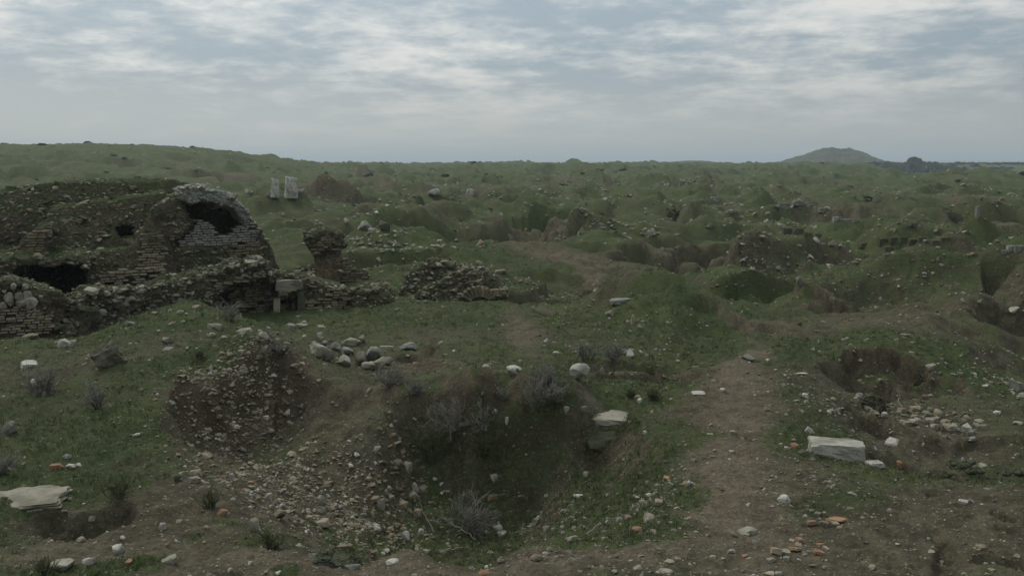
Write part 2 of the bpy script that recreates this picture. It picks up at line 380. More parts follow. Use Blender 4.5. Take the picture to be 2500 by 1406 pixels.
SCARP_PIX = [([(672, 842), (630, 846), (590, 866), (540, 903), (470, 942), (400, 1003), (355, 1050)], 0.27, 1.7), ([(610, 846), (660, 846), (705, 868), (745, 905), (785, 942)], 0.18, 1.0),
    ([(940, 1000), (990, 972), (1080, 970), (1180, 973), (1300, 980), (1390, 1006), (1430, 1050), (1500, 1072), (1570, 1085)], 0.14, 0.8),
    ([(2010, 895), (2060, 864), (2120, 856), (2190, 860), (2270, 893), (2300, 940)], 0.26, 0.8), ([(2030, 985), (2080, 1000), (2120, 1012)], 0.12, 0.3),
    ([(2325, 748), (2400, 738), (2500, 733), (2620, 735)], 0.50, 1.7), ([(2040, 1052), (2120, 1040), (2250, 1060), (2400, 1075), (2550, 1080)], 0.08, 0.7),
    ([(1235, 676), (1290, 664), (1360, 664), (1430, 678), (1510, 697)], 0.22, 1.8), ([(1730, 592), (1800, 588), (1870, 598), (1960, 618)], 0.34, 3.0),
    ([(1275, 512), (1340, 504), (1400, 518), (1440, 545)], 0.75, 3.4), ([(1160, 566), (1230, 556), (1320, 562), (1430, 590)], 0.34, 3.2), ([(980, 560), (1050, 542), (1120, 545), (1170, 560)], 0.35, 3.4),
    ([(1590, 530), (1640, 514), (1690, 524), (1720, 552)], 0.6, 2.8), ([(1890, 700), (1980, 690), (2100, 688), (2230, 700), (2310, 722)], 0.22, 1.8), ([(1690, 715), (1760, 745), (1850, 790), (1930, 800)], 0.18, 0.9),
    ([(1480, 612), (1560, 602), (1660, 602), (1720, 612)], 0.35, 1.8), ([(1560, 655), (1640, 646), (1720, 655)], 0.28, 1.2), ([(2230, 562), (2300, 530), (2380, 540), (2450, 560)], 0.4, 3.2), ([(2110, 590), (2200, 582), (2330, 585)], 0.28, 2.2),
    ([(1380, 890), (1480, 886), (1600, 888), (1720, 900)], 0.14, 0.6), ([(2390, 645), (2440, 630), (2520, 632)], 0.4, 1.6), ([(1010, 670), (1060, 652), (1110, 650)], 0.2, 0.9), ([(100, 1245), (190, 1252), (270, 1240), (330, 1225)], 0.13, 0.4),
    ([(40, 405), (120, 412), (160, 420)], 1.6, 9), ([(150, 388), (250, 386), (330, 390)], 0.9, 8), ([(840, 418), (930, 414), (1000, 420)], 1.2, 8), ([(1450, 430), (1520, 426), (1580, 430)], 1.0, 7), ([(1900, 470), (1960, 462), (2020, 470)], 0.9, 5),
    ([(2290, 448), (2360, 440), (2420, 450)], 1.0, 7), ([(1100, 455), (1160, 450), (1220, 456)], 0.9, 6), ([(1680, 455), (1740, 448), (1800, 455)], 0.9, 6), ([(2100, 430), (2170, 426), (2230, 432)], 1.1, 8), ([(1280, 430), (1340, 426), (1390, 431)], 1.0, 8)]
def cells(x, y, c, seed, r0, r1, h0, h1, pit_share):
    """a field of separate spoil heaps and dug pits on a jittered grid"""
    xi = np.floor(x / c).astype(np.int64); yi = np.floor(y / c).astype(np.int64)
    out = np.zeros_like(x)
    def rnd(i, j, k): return _perm[(_perm[(i + 31 * k + seed) & 255] + j + 57 * k) & 255] / 255.0
    for dx in (-1, 0, 1):
        for dy in (-1, 0, 1):
            i, j = xi + dx, yi + dy
            cx = (i + 0.15 + 0.7 * rnd(i, j, 1)) * c; cy = (j + 0.15 + 0.7 * rnd(i, j, 2)) * c
            r = r0 + (r1 - r0) * rnd(i, j, 3); h = h0 + (h1 - h0) * rnd(i, j, 4)
            an = rnd(i, j, 5) * 3.1416; ca, sa = np.cos(an), np.sin(an)
            ux, uy = (x - cx), (y - cy)
            d = np.hypot((ux * ca + uy * sa) / (r * 1.35), (-ux * sa + uy * ca) / (r * 0.8))
            pit = rnd(i, j, 6) < pit_share; d = d * (1 + 0.0 * d)
            out += np.where(pit, -0.8 * h * (1 - sstep(0.55, 0.98, d)) + 0.25 * h * np.exp(-((d - 1.15) / 0.28) ** 2), 0.75 * h * np.exp(-(d * 1.25) ** 2))
    return out
def height(x, y):
    x = np.asarray(x, float); y = np.asarray(y, float); shp = x.shape
    x = x.ravel(); y = y.ravel()
    Y = np.maximum(y, 0.6); R = np.hypot(x, np.maximum(y, 0.0))
    u = np.clip(x / Y, -1.8, 1.8)
    z = profile(np.maximum(Y, 0.9 * R))
    near = 1 - sstep(28, 48, R)
    k = near > 0.001
    if k.any(): z[k] += ctrl_height(u[k], np.log(Y[k])) * near[k]
    # old robber trenches and spoil heaps all over the plain
    side = np.maximum(sstep(0.0, 0.12, u), sstep(24, 34, R))
    f = sstep(13, 24, R) * side * (1 - 0.5 * sstep(300, 420, R))
    # the long hill on the left skyline
    hx = (x - _hill[0]); hy = (y - _hill[1])
    hl = np.exp(-(np.maximum(hx, 0) / 37.0) ** 3.2 - (np.minimum(hx, 0) / 90.0) ** 2) * np.exp(-(hy / np.where(hy < 0, 62.0, 50.0)) ** 2)
    wx = x + 1.6 * fbm2(x * 0.09, y * 0.09, 2); wy = y + 1.6 * fbm2(x * 0.09 + 40, y * 0.09, 2)
    wx = wx + 0.75 * fbm2(x * 0.45, y * 0.45, 3); wy = wy + 0.75 * fbm2(x * 0.45 + 9, y * 0.45, 3)
    big = fbm2(x * 0.035 + 3, y * 0.035, 3)
    lo = side * sstep(9.5, 17, R) * (1 - sstep(60, 110, R))
    z += lo * 0.75 * cells(wx, wy, 2.3, 12, 0.6, 1.3, 0.10, 0.38, 0.5)
    z += f * (1 - 0.10 * sstep(50, 90, R)) * (1 - 0.8 * hl) * (1.8 * cells(wx, wy, 5.2, 40, 1.6, 3.0, 0.3, 0.9, 0.44) - 0.05 + 0.30 * sstep(0.28, 0.0, np.abs(noise2(wx * 0.16 + 5, wy * 0.2))) + 0.40 * big * sstep(40, 90, R))
    far = sstep(70, 140, R) * (1 - 0.6 * sstep(330, 420, R))
    z += 0.95 * far * (1 - 0.7 * sstep(0.33, 0.39, u)) * (1 - 0.95 * hl) * (1 - 0.5 * sstep(200, 300, R)) * (cells(wx, wy, 15.0, 90, 4.0, 8.0, 0.5, 1.9, 0.55) - 0.25) + 5.0 * hl
    for (mx, my, w, d, h) in _mw:
        k = np.flatnonzero((np.abs(x - mx) < 4 * w) & (np.abs(y - my) < 5 * d))
        if not k.size: continue
        q = ((x[k] - mx) / w) ** 2 + ((y[k] - my) / np.where(y[k] < my, d * 0.72, d * 1.25)) ** 2
        z[k] += 1.05 * h * np.exp(-np.minimum(q, 30) * 1.1)
    for (mx, my, w, d, h) in _pw:
        k = np.flatnonzero((np.abs(x - mx) < 2 * w) & (np.abs(y - my) < 3 * d))
        if not k.size: continue
        dx = (x[k] - mx) / w; dy = (y[k] - my) / np.where(y[k] > my, d * 0.85, d * 1.35)
        a = np.hypot(dx, dy) + 0.22 * fbm2(x[k] * 1.7 / w, y[k] * 1.7 / w, 3)
        z[k] -= (1.35 if my > 15 else 1.0) * h * (1 - sstep(0.6, 1.0, a))
    z -= 3.6 * sstep(0.345, 0.385, x / Y) * sstep(150, 290, R) * (1 - sstep(430, 560, R))      # the ground falls away toward the gate ruin
    # smaller roughness, turf lumps and clods
    am = sstep(4, 9, R)
    z += (0.060 + 0.09 * sstep(17, 30, R)) * fbm2(x * 0.75, y * 0.75, 3) * (0.35 + 0.65 * am)
    z += 0.028 * fbm2(x * 2.6 + 5, y * 2.6, 3, 0.55) + 0.015 * fbm2(x * 9, y * 9 + 2, 3, 0.6)
    # goat tracks and runnels, sharper where it is bare
    rr = np.abs(noise2(x * 0.5 + 12, y * 0.5)); z -= 0.05 * (1 - sstep(0.0, 0.10, rr)) * sstep(8, 16, R) * (1 - sstep(40, 80, R))
    for P, drop, run in SCARPS:
        k = np.flatnonzero((x > P[:, 0].min() - run) & (x < P[:, 0].max() + run) & (y > P[:, 1].min() - run) & (y < P[:, 1].max() + run))
        if not k.size: continue
        xk, yk = x[k], y[k]; best = np.full(k.size, 1e9); sd = np.zeros(k.size); tt = np.zeros(k.size); ns = len(P) - 1
        for i in range(ns):
            ax, ay = P[i]; ex, ey = P[i + 1] - P[i]
            t = np.clip(((xk - ax) * ex + (yk - ay) * ey) / (ex * ex + ey * ey), 0, 1)
            dx, dy = xk - ax - t * ex, yk - ay - t * ey; d = np.hypot(dx, dy)
            m = d < best; sg = np.sign(ex * dy - ey * dx) * np.sign(ex * -ay - ey * -ax)      # positive on the near side
            best = np.where(m, d, best); sd = np.where(m, sg * d, sd); tt = np.where(m, (i + t) / ns, tt)
        sd = sd + run * 0.10 * fbm2(xk * 3.0 / run, yk * 3.0 / run, 3)
        ends = sstep(0.0, 0.18, tt) * (1 - sstep(0.82, 1.0, tt))
        z[k] -= drop * ends * sstep(0.0, 0.13 * run, sd) * (1 - sstep(0.35 * run, run, sd))
    k = np.flatnonzero((R < 9) & (x > 1.2))
    if k.size:
        xk, yk = x[k], y[k]; nk = 0.35 * noise2(xk * 9, yk * 9)
        for (ax, ay), (bx, by), w, dp in GULLY:
            t = np.clip(((xk - ax) * (bx - ax) + (yk - ay) * (by - ay)) / ((bx - ax) ** 2 + (by - ay) ** 2), 0, 1)
            z[k] -= dp * (1 - sstep(0.3, 1.0, np.hypot(xk - ax - t * (bx - ax), yk - ay - t * (by - ay)) / w + nk))
    return (z + EZ).reshape(shp)

def ground_hits(pxs, pys, lo=3.6, hi=420.0, n=800):
    """first meeting of picture rays with the ground"""
    out = []
    Ys = np.exp(np.linspace(math.log(lo), math.log(hi), n))
    for px, py in zip(pxs, pys):
        a, b, c = ray(px, py)
        X = a / b * Ys; Z = EZ + c / b * Ys
        H = height(X, Ys)
        i = np.argmax(Z < H)
        if not (Z < H).any(): i = n - 1
        out.append((X[i], Ys[i], H[i]))
    return out
def G(px, py, **k): return np.array(ground_hits([px], [py], **k)[0])

for pix, drop, run in SCARP_PIX:
    SCARPS.append((np.array([h[:2] for h in ground_hits([p[0] for p in pix], [p[1] for p in pix])]), drop, run))
# soil patches and paths on the ground: picture points, half width in metres
PATHS = [
    ([(1900, 1500), (1790, 1290), (1785, 1150), (1790, 1040), (1795, 940), (1810, 880), (1850, 850)], 0.34),
    ([(1850, 850), (1890, 800), (1800, 770), (1760, 730), (1690, 700), (1560, 690), (1420, 650)], 0.32),
    ([(1300, 865), (1265, 810), (1245, 765), (1330, 755), (1450, 765), (1540, 725), (1620, 695)], 0.30),
    ([(1420, 650), (1330, 620), (1290, 600)], 0.7),
    ([(500, 450), (560, 435), (590, 425)], 2.0),
    ([(150, 1355), (450, 1372), (700, 1372), (1000, 1378), (1300, 1372), (1560, 1350), (1720, 1310)], 0.24),
]
SOILS = [  # x, y, radius m, strength
    (1900, 1380, 1.1, 0.9), (2300, 1330, 1.0, 0.8), (1500, 1390, 0.6, 0.7), (1000, 1395, 0.6, 0.7), (550, 1380, 0.6, 0.7), (250, 1350, 0.5, 0.6),
    (450, 1330, 0.45, 0.6), (2450, 1240, 0.7, 0.7), (1850, 1180, 0.75, 0.8), (1750, 1000, 0.7, 0.7), (2100, 1220, 0.5, 0.5), (700, 1170, 0.8, 0.6),
    (520, 1060, 0.7, 0.6), (850, 1080, 0.8, 0.45), (380, 1250, 0.4, 0.5), (2250, 1090, 0.8, 0.6), (880, 1000, 0.6, 0.5), (600, 1230, 0.6, 0.6), (1720, 1340, 0.7, 0.7)]
REDS = [(640, 920, 0.45, 0.6), (560, 975, 0.40, 0.6), (470, 1010, 0.35, 0.6), (700, 960, 0.5, 0.5), (1050, 900, 0.6, 0.7), (1150, 905, 0.6, 0.6), (1780, 960, 0.6, 0.6), (2130, 900, 0.5, 0.6),
        (820, 490, 3.0, 0.45), (1060, 548, 3.0, 0.45), (1220, 540, 3, 0.5), (1760, 600, 1.5, 0.5), (2200, 440, 4, 0.4), (560, 430, 5, 0.5), (500, 1030, 0.5, 0.8), (1700, 1020, 0.5, 0.5)]
GREENS = [(1200, 1090, 0.5, 0.75), (1080, 1120, 0.5, 0.7), (1330, 1100, 0.5, 0.65), (1440, 1180, 0.4, 0.6), (1040, 1040, 0.4, 0.4), (1640, 1220, 0.45, 1.0), (1560, 1290, 0.45, 1.0), (1500, 1240, 0.5, 0.7), (1400, 1270, 0.4, 0.6), (1700, 1180, 0.25, 0.8), (1680, 880, 0.8, 0.6), (1560, 960, 0.8, 0.5), (230, 1390, 0.28, 1.0), (330, 1375, 0.25, 0.9),
          (700, 1395, 0.12, 1.0), (1250, 1338, 0.15, 0.7), (850, 1345, 0.15, 0.7), (2080, 1230, 0.4, 0.4), (200, 1180, 0.4, 0.6), (500, 900, 0.8, 0.6), (450, 760, 1.4, 0.6),
          (2250, 555, 2.5, 0.8), (1980, 560, 2.5, 0.8), (2070, 590, 1.8, 0.7), (2150, 830, 1.5, 0.6), (1640, 760, 1.6, 0.5), (230, 1060, 0.6, 0.5), (600, 1320, 0.12, 0.8), (480, 1315, 0.1, 0.8)]
_segs = []
for pts, w in PATHS:
    g = ground_hits([p[0] for p in pts], [min(p[1], 1420) for p in pts])
    _segs += [(g[i], g[i + 1], w) for i in range(len(g) - 1)]
def _blobs(lst):
    g = ground_hits([b[0] for b in lst], [b[1] for b in lst])
    return [(p[0], p[1], b[2], b[3]) for p, b in zip(g, lst)]
_soil, _red, _green = _blobs(SOILS), _blobs(REDS), _blobs(GREENS)
def masks(x, y, slope):
    wob = 0.35 * fbm2(x * 0.9, y * 0.9, 3)
    path = np.zeros_like(x)
    for a, b, w in _segs:
        ax, ay, bx, by = a[0], a[1], b[0], b[1]
        L2 = (bx - ax) ** 2 + (by - ay) ** 2 + 1e-9
        t = np.clip(((x - ax) * (bx - ax) + (y - ay) * (by - ay)) / L2, 0, 1)
        d = np.hypot(x - ax - t * (bx - ax), y - ay - t * (by - ay)) / w
        path = np.maximum(path, (1 - 0.5 * sstep(0.1, 0.5, wob * 2)) * (0.95 if w == 0.34 else 0.62 if w == 0.24 else 0.42) * (1 - sstep(0.0, 1.5, d + wob)))
    def blob(l):
        s = np.zeros_like(x)
        for bx, by, r, k in l:
            s = np.maximum(s, k * (1 - sstep(0.3, 1.3, np.hypot(x - bx, y - by) / r + 0.8 * wob)))
        return s
    so, rd, gr = blob(_soil), blob(_red), blob(_green)
    R = np.hypot(x, y)
    g = 0.76 + 0.36 * fbm2(x * 0.22, y * 0.22, 3) + 0.16 * fbm2(x * 0.05 + 7, y * 0.05, 2)
    g = g - (0.85 - 0.58 * sstep(13, 20, R)) * sstep(0.45, 1.05, slope) - 0.8 * so - 0.9 * path - 0.35 * rd + 1.1 * gr + 0.05 * sstep(60, 200, R) - 0.10 * (1 - sstep(11, 22, R))
    return np.clip(g, 0, 1), path, np.clip(rd, 0, 1)

def build_terrain():
    fine = np.arange(-33, 33.01, 0.082); side = np.concatenate([np.linspace(-100, -33.4, 70), fine, np.linspace(33.4, 100, 70)])
    th = np.radians(side)
    r = [0.6]
    while r[-1] < 13500:
        d = r[-1]
        k = 0.02 if d < 3 else 0.0042 if d < 12 else 0.0060 if d < 32 else 0.0085 if d < 100 else 0.012 if d < 450 else 0.05
        r.append(d * (1 + k))
    r = np.array(r)
    T, Rr = np.meshgrid(th, r)
    X = Rr * np.sin(T); Yv = Rr * np.cos(T)
    Z = height(X, Yv)
    nr, nc = X.shape
    dzr = np.gradient(Z, axis=0) / np.gradient(Rr, axis=0)
    dzt = np.gradient(Z, axis=1) / (np.gradient(T, axis=1) * Rr)
    sl = np.hypot(dzr, dzt)
    for _ in range(5): sl = (sl + np.roll(sl, 1, 0) + np.roll(sl, -1, 0) + np.roll(sl, 1, 1) + np.roll(sl, -1, 1)) / 5
    g, p, rd = masks(X.ravel(), Yv.ravel(), sl.ravel())
    idx = np.arange(nr * nc).reshape(nr, nc)
    q = np.stack([idx[:-1, :-1], idx[:-1, 1:], idx[1:, 1:], idx[1:, :-1]], -1).reshape(-1, 4)
    me = mesh_np("ground", np.stack([X, Yv, Z], -1).reshape(-1, 3), q[:, ::-1], M_GROUND, True)
    for nme, v in (("grass", g), ("path", p), ("red", rd)):
        a = me.attributes.new(nme, "FLOAT", "POINT"); a.data.foreach_set("value", v.astype(np.float32))
    o = link("ground", me); tag(o, "hummocky ground of thin grass, bare soil and old diggings", None, None, "structure")
    print("terrain", nr, nc, nr * nc)
    return o
build_terrain()

# ------------------------------------------------------------------ stone meshes
def stone_material(name, a, b, dark, moss, spread=1.0, rough_bump=0.02):
    t = MT(name)
    oc = t.coord("Object")
    n1 = t.noise(1.4, 4, 0.6, vec=oc); n2 = t.noise(14, 4, 0.7); n3 = t.noise(70, 3, 0.7); n0 = t.noise(4.0, 4, 0.6)
    r = t.objrand()
    col = t.mix(t.math("MULTIPLY", r, spread), a, b)
    col = t.mix(t.ramp(n0, 0.40, 0.66, 0.0, 0.8), col, dark)
    col = t.mix(t.ramp(n2, 0.52, 0.74, 0.0, 0.5), col, dark)
    nz = N(t.n, "ShaderNodeSeparateXYZ"); t.l.new(t.geo.outputs["Normal"], nz.inputs[0])
    col = t.mix(t.math("MULTIPLY", t.ramp(n1, 0.50, 0.68), moss), col, (0.060, 0.066, 0.030))
    col = t.mix(t.ramp(n3, 0.60, 0.75, 0.0, 0.4), col, (0.07, 0.07, 0.055))
    return t.done(col, t.bump(t.math("ADD", n2, t.math("MULTIPLY", n3, 0.6)), rough_bump, 0.9), 0.95)
M_STONE_PALE = stone_material("pale_limestone", (0.22, 0.20, 0.15), (0.37, 0.345, 0.275), (0.14, 0.128, 0.09), 0.45)
M_STONE_WHITE = stone_material("white_weathered_marble", (0.37, 0.355, 0.30), (0.50, 0.48, 0.42), (0.19, 0.176, 0.132), 0.4)
M_STONE_GREY = stone_material("grey_lichened_stone", (0.19, 0.19, 0.16), (0.29, 0.288, 0.25), (0.11, 0.112, 0.088), 0.45)
M_STONE_TAN = stone_material("tan_rubble_stone", (0.20, 0.165, 0.11), (0.30, 0.25, 0.175), (0.12, 0.10, 0.07), 0.25)
M_STONE_BUFF = stone_material("buff_dressed_stone", (0.30, 0.25, 0.185), (0.36, 0.30, 0.22), (0.18, 0.145, 0.10), 0.2)
M_STONE_MOSS = stone_material("dark_mossy_stone", (0.075, 0.08, 0.05), (0.115, 0.115, 0.075), (0.045, 0.05, 0.03), 0.6)
M_TERRA = stone_material("terracotta", (0.23, 0.125, 0.070), (0.31, 0.185, 0.110), (0.16, 0.11, 0.07), 0.25, 1.0, 0.006)

_ico = {}
def ico(sub):
    if sub not in _ico:
        bm = bmesh.new(); bmesh.ops.create_icosphere(bm, subdivisions=sub, radius=1.0)
        v = np.array([x.co[:] for x in bm.verts]); f = np.array([[y.index for y in x.verts] for x in bm.faces]); bm.free()
        _ico[sub] = (v, f)
    return _ico[sub]
def rock_verts(seed, sub=2, cuts=9, flat=1.0, rough=0.06):
    r = np.random.default_rng(seed); v, f = ico(sub); v = v.copy()
    for i in range(cuts):
        n = r.normal(size=3); n /= np.linalg.norm(n); off = r.uniform(0.42, 0.78)
        e = np.maximum(v @ n - off, 0); v -= n * e[:, None] * 0.96
    v += rough * fbm3(v[:, 0] * 2.2 + seed * 3.1, v[:, 1] * 2.2, v[:, 2] * 2.2, 3)[:, None] * v
    v *= np.array((1 / np.abs(v[:, 0]).max(), 1 / np.abs(v[:, 1]).max(), flat / np.abs(v[:, 2]).max()))
    return v, f
def chip_mesh(seed, n, mat):
    """an angular broken stone: hull of a few points, about unit half size"""
    r = np.random.default_rng(seed); p = r.normal(size=(n, 3)); p /= np.linalg.norm(p, axis=1)[:, None]
    p = np.clip(p * r.uniform(0.75, 1.25, (n, 1)), -r.uniform(0.6, 0.9, 3), r.uniform(0.6, 0.9, 3))
    p *= np.array((1.0, 1.0, 1.0)) / np.abs(p).max(0)
    bm = bmesh.new()
    for c in p: bm.verts.new(c)
    res = bmesh.ops.convex_hull(bm, input=bm.verts)
    bmesh.ops.delete(bm, geom=[e for e in res["geom_interior"] if isinstance(e, bmesh.types.BMVert)], context="VERTS")
    me = bpy.data.meshes.new("stone"); bm.to_mesh(me); bm.free(); me.materials.append(mat)
    return me
_bank = {}
TINTS = {"pale": M_STONE_PALE, "white": M_STONE_WHITE, "grey": M_STONE_GREY, "tan": M_STONE_TAN, "terra": M_TERRA, "moss": M_STONE_MOSS, "buff": M_STONE_BUFF}
def stone_mesh(i, tint="pale", sub=2):
    k = (i, tint, sub)
    if k not in _bank:
        _bank[k] = chip_mesh(i * 7 + 3, 16 if sub == 1 else 30, TINTS[tint])
    return _bank[k]
def block_mesh(seed, mat, rough=0.03, taper=0.06, sub=5):
    """a dressed block, unit size, edges worn and corners knocked off"""
    r = np.random.default_rng(seed); bm = bmesh.new()
    bmesh.ops.create_cube(bm, size=1.0)
    bmesh.ops.subdivide_edges(bm, edges=bm.edges[:], cuts=sub, use_grid_fill=True)
    v = np.array([x.co[:] for x in bm.verts])
    for i in range(10):
        n = np.sign(r.normal(size=3)) * r.uniform(0.2, 1.0, 3); n /= np.linalg.norm(n)
        off = np.abs(n).sum() * 0.5 * r.uniform(0.80, 0.97)
        e = np.maximum(v @ n - off, 0); v -= n * e[:, None]
    v[:, 0] *= 1 - taper * (v[:, 2] + 0.5) * r.uniform(0, 1); v[:, 1] *= 1 - taper * (v[:, 2] + 0.5)
    d = rough * fbm3(v[:, 0] * 5 + seed, v[:, 1] * 5, v[:, 2] * 5, 3)
    v += d[:, None] * v / (np.linalg.norm(v, axis=1)[:, None] + 1e-6)
    for x, c in zip(bm.verts, v): x.co = c
    me = bpy.data.meshes.new("block"); bm.to_mesh(me); bm.free(); me.materials.append(mat)
    return me

# ------------------------------------------------------------------ ruins: solids carved on a grid, then skinned
def poly_sdf(P, X, Z):
    """signed distance to a polygon, negative inside"""
    P = np.asarray(P, float); d = np.full(X.shape, 1e9); s = np.ones(X.shape)
    n = len(P); j = n - 1
    for i in range(n):
        ex, ez = P[j] - P[i]; wx, wz = X - P[i, 0], Z - P[i, 1]
        t = np.clip((wx * ex + wz * ez) / (ex * ex + ez * ez + 1e-12), 0, 1)
        d = np.minimum(d, (wx - ex * t) ** 2 + (wz - ez * t) ** 2)
        c1 = Z >= P[i, 1]; c2 = Z < P[j, 1]; c3 = ex * wz > ez * wx
        s = np.where((c1 & c2 & c3) | (~c1 & ~c2 & ~c3), -s, s)
        j = i
    return s * np.sqrt(d)
def surface_nets(V, org, h):
    """V: grid of signed distances -> vertices, quads"""
    nx, ny, nz = V.shape
    ins = V < 0
    c = np.zeros((nx - 1, ny - 1, nz - 1), np.int8)
    for a in (0, 1):
        for b in (0, 1):
            for d in (0, 1): c += ins[a:nx - 1 + a, b:ny - 1 + b, d:nz - 1 + d]
    act = (c > 0) & (c < 8)
    I = np.argwhere(act); n = len(I)
    vid = np.full(act.shape, -1, np.int64); vid[act] = np.arange(n)
    acc = np.zeros((n, 3)); cnt = np.zeros(n)
    corners = [(a, b, d) for a in (0, 1) for b in (0, 1) for d in (0, 1)]
    for p in corners:
        for ax in range(3):
            if p[ax]: continue
            q = list(p); q[ax] = 1
            v0 = V[I[:, 0] + p[0], I[:, 1] + p[1], I[:, 2] + p[2]]; v1 = V[I[:, 0] + q[0], I[:, 1] + q[1], I[:, 2] + q[2]]
            m = (v0 < 0) != (v1 < 0)
            t = np.where(m, v0 / np.where(m, v0 - v1, 1), 0)
            pt = np.tile(np.array(p, float), (n, 1)); pt[:, ax] = t
            acc += pt * m[:, None]; cnt += m
    vert = org + h * (I + acc / cnt[:, None])
    quads = []
    for ax in range(3):
        o1, o2 = [(1, 2), (2, 0), (0, 1)][ax]
        sl0 = [slice(None)] * 3; sl1 = [slice(None)] * 3; sl0[ax] = slice(0, -1); sl1[ax] = slice(1, None)
        a, b = ins[tuple(sl0)], ins[tuple(sl1)]
        for flip, m in ((False, a & ~b), (True, ~a & b)):
            E = np.argwhere(m)
            ok = (E[:, o1] > 0) & (E[:, o2] > 0) & (E[:, o1] < V.shape[o1] - 1) & (E[:, o2] < V.shape[o2] - 1)
            E = E[ok]
            def cell(d1, d2):
                e = E.copy(); e[:, o1] -= d1; e[:, o2] -= d2
                return vid[e[:, 0], e[:, 1], e[:, 2]]
            q = np.stack([cell(1, 1), cell(0, 1), cell(0, 0), cell(1, 0)], 1)
            quads.append(q[:, ::-1] if flip else q)
    return vert, np.concatenate(quads)

class Ruin:
    """walls are picture outlines set on a slanting vertical plane y = Y0 + m (x - x0) and given their real depth"""
    def __init__(s, px0, Y0, m=0.0, q=None):
        a, b, c = ray(px0, 700); s.x0 = a / b * Y0; s.Y0 = Y0; s.m = m; s.adds = []; s.subs = []; s.q = a / b if q is None else q   # q: sideways run of the depth axis
    def on(s, px, py, dy=0.0):                     # picture position -> world point on the plane moved by dy in depth
        a, b, c = ray(px, py)
        t = (s.Y0 + dy * (1 - s.m * s.q) - s.m * s.x0) / (b - s.m * a)
        return np.array((a * t, b * t, EZ + c * t))
    def poly(s, pts, dy=0.0): return np.array([s.on(px, py, dy)[[0, 2]] - np.array((s.q * dy, 0)) for px, py in pts])
    def add(s, pts, d0, d1, k=0.0, r=0.04): s.adds.append((s.poly(pts, d0), d0, d1, k, r))
    def sub(s, pts, d0, d1, k=0.0, r=0.02, at=None): s.subs.append((s.poly(pts, d0 if at is None else at), d0, d1, k, r))
    def build(s, h, amp=0.07, freq=2.6, seed=0.0, blend=0.07, zfloor=None, shrink=0.045):
        allp = np.concatenate([a[0] for a in s.adds])
        lo = np.array((allp[:, 0].min() - 0.25, min(a[1] for a in s.adds) - 0.3, allp[:, 1].min() - 0.1))
        hi = np.array((allp[:, 0].max() + 0.25, max(a[2] for a in s.adds) + 0.3, allp[:, 1].max() + 0.25))
        if zfloor is not None: lo[2] = zfloor
        n = np.ceil((hi - lo) / h).astype(int) + 1
        xs, ys, zs = [lo[i] + h * np.arange(n[i]) for i in range(3)]
        X2, Z2 = np.meshgrid(xs, zs, indexing="ij")
        V = np.full(tuple(n), 1e3)
        def ext(p, d0, d1, k, r):
            d2 = poly_sdf(p, X2, Z2)[:, None, :]
            zt = p[:, 1].max()
            yy = ys[None, :, None] - k * (zs[None, None, :] - p[:, 1].min())
            dyv = np.maximum(d0 - yy, ys[None, :, None] - d1)
            return np.minimum(np.maximum(d2, dyv), 0) + np.hypot(np.maximum(d2, 0), np.maximum(dyv, 0)) - r
        for a in s.adds:
            e = ext(*a); hh = np.clip(0.5 + 0.5 * (V - e) / blend, 0, 1)
            V = np.where(V > 100, e, V * (1 - hh) + e * hh - blend * hh * (1 - hh))
        for a in s.subs:
            V = np.maximum(V, -ext(*a))
        k = np.abs(V) < 0.45
        ii = np.argwhere(k)
        x, y, z = xs[ii[:, 0]] + seed, ys[ii[:, 1]], zs[ii[:, 2]]
        nz = amp * fbm3(x * freq, y * freq, z * freq, 2) + amp * 0.85 * (np.abs(fbm3(x * freq * 2.6, y * freq * 2.6, z * freq * 4.0, 2)) - 0.25)
        nz += amp * 0.45 * noise3(x * freq * 8, y * freq * 8, z * freq * 10)
        V[k] += nz + shrink
        V[0] = V[-1] = 1; V[:, 0] = V[:, -1] = 1; V[:, :, -1] = 1
        V[:, :, 0] = np.maximum(V[:, :, 0], 0.01)
        v, q = surface_nets(V, lo, h)
        dy = v[:, 1].copy()
        v[:, 1] += s.Y0 + s.m * (v[:, 0] - s.x0)   # back to the slanting plane
        v[:, 0] += s.q * dy
        return v, q

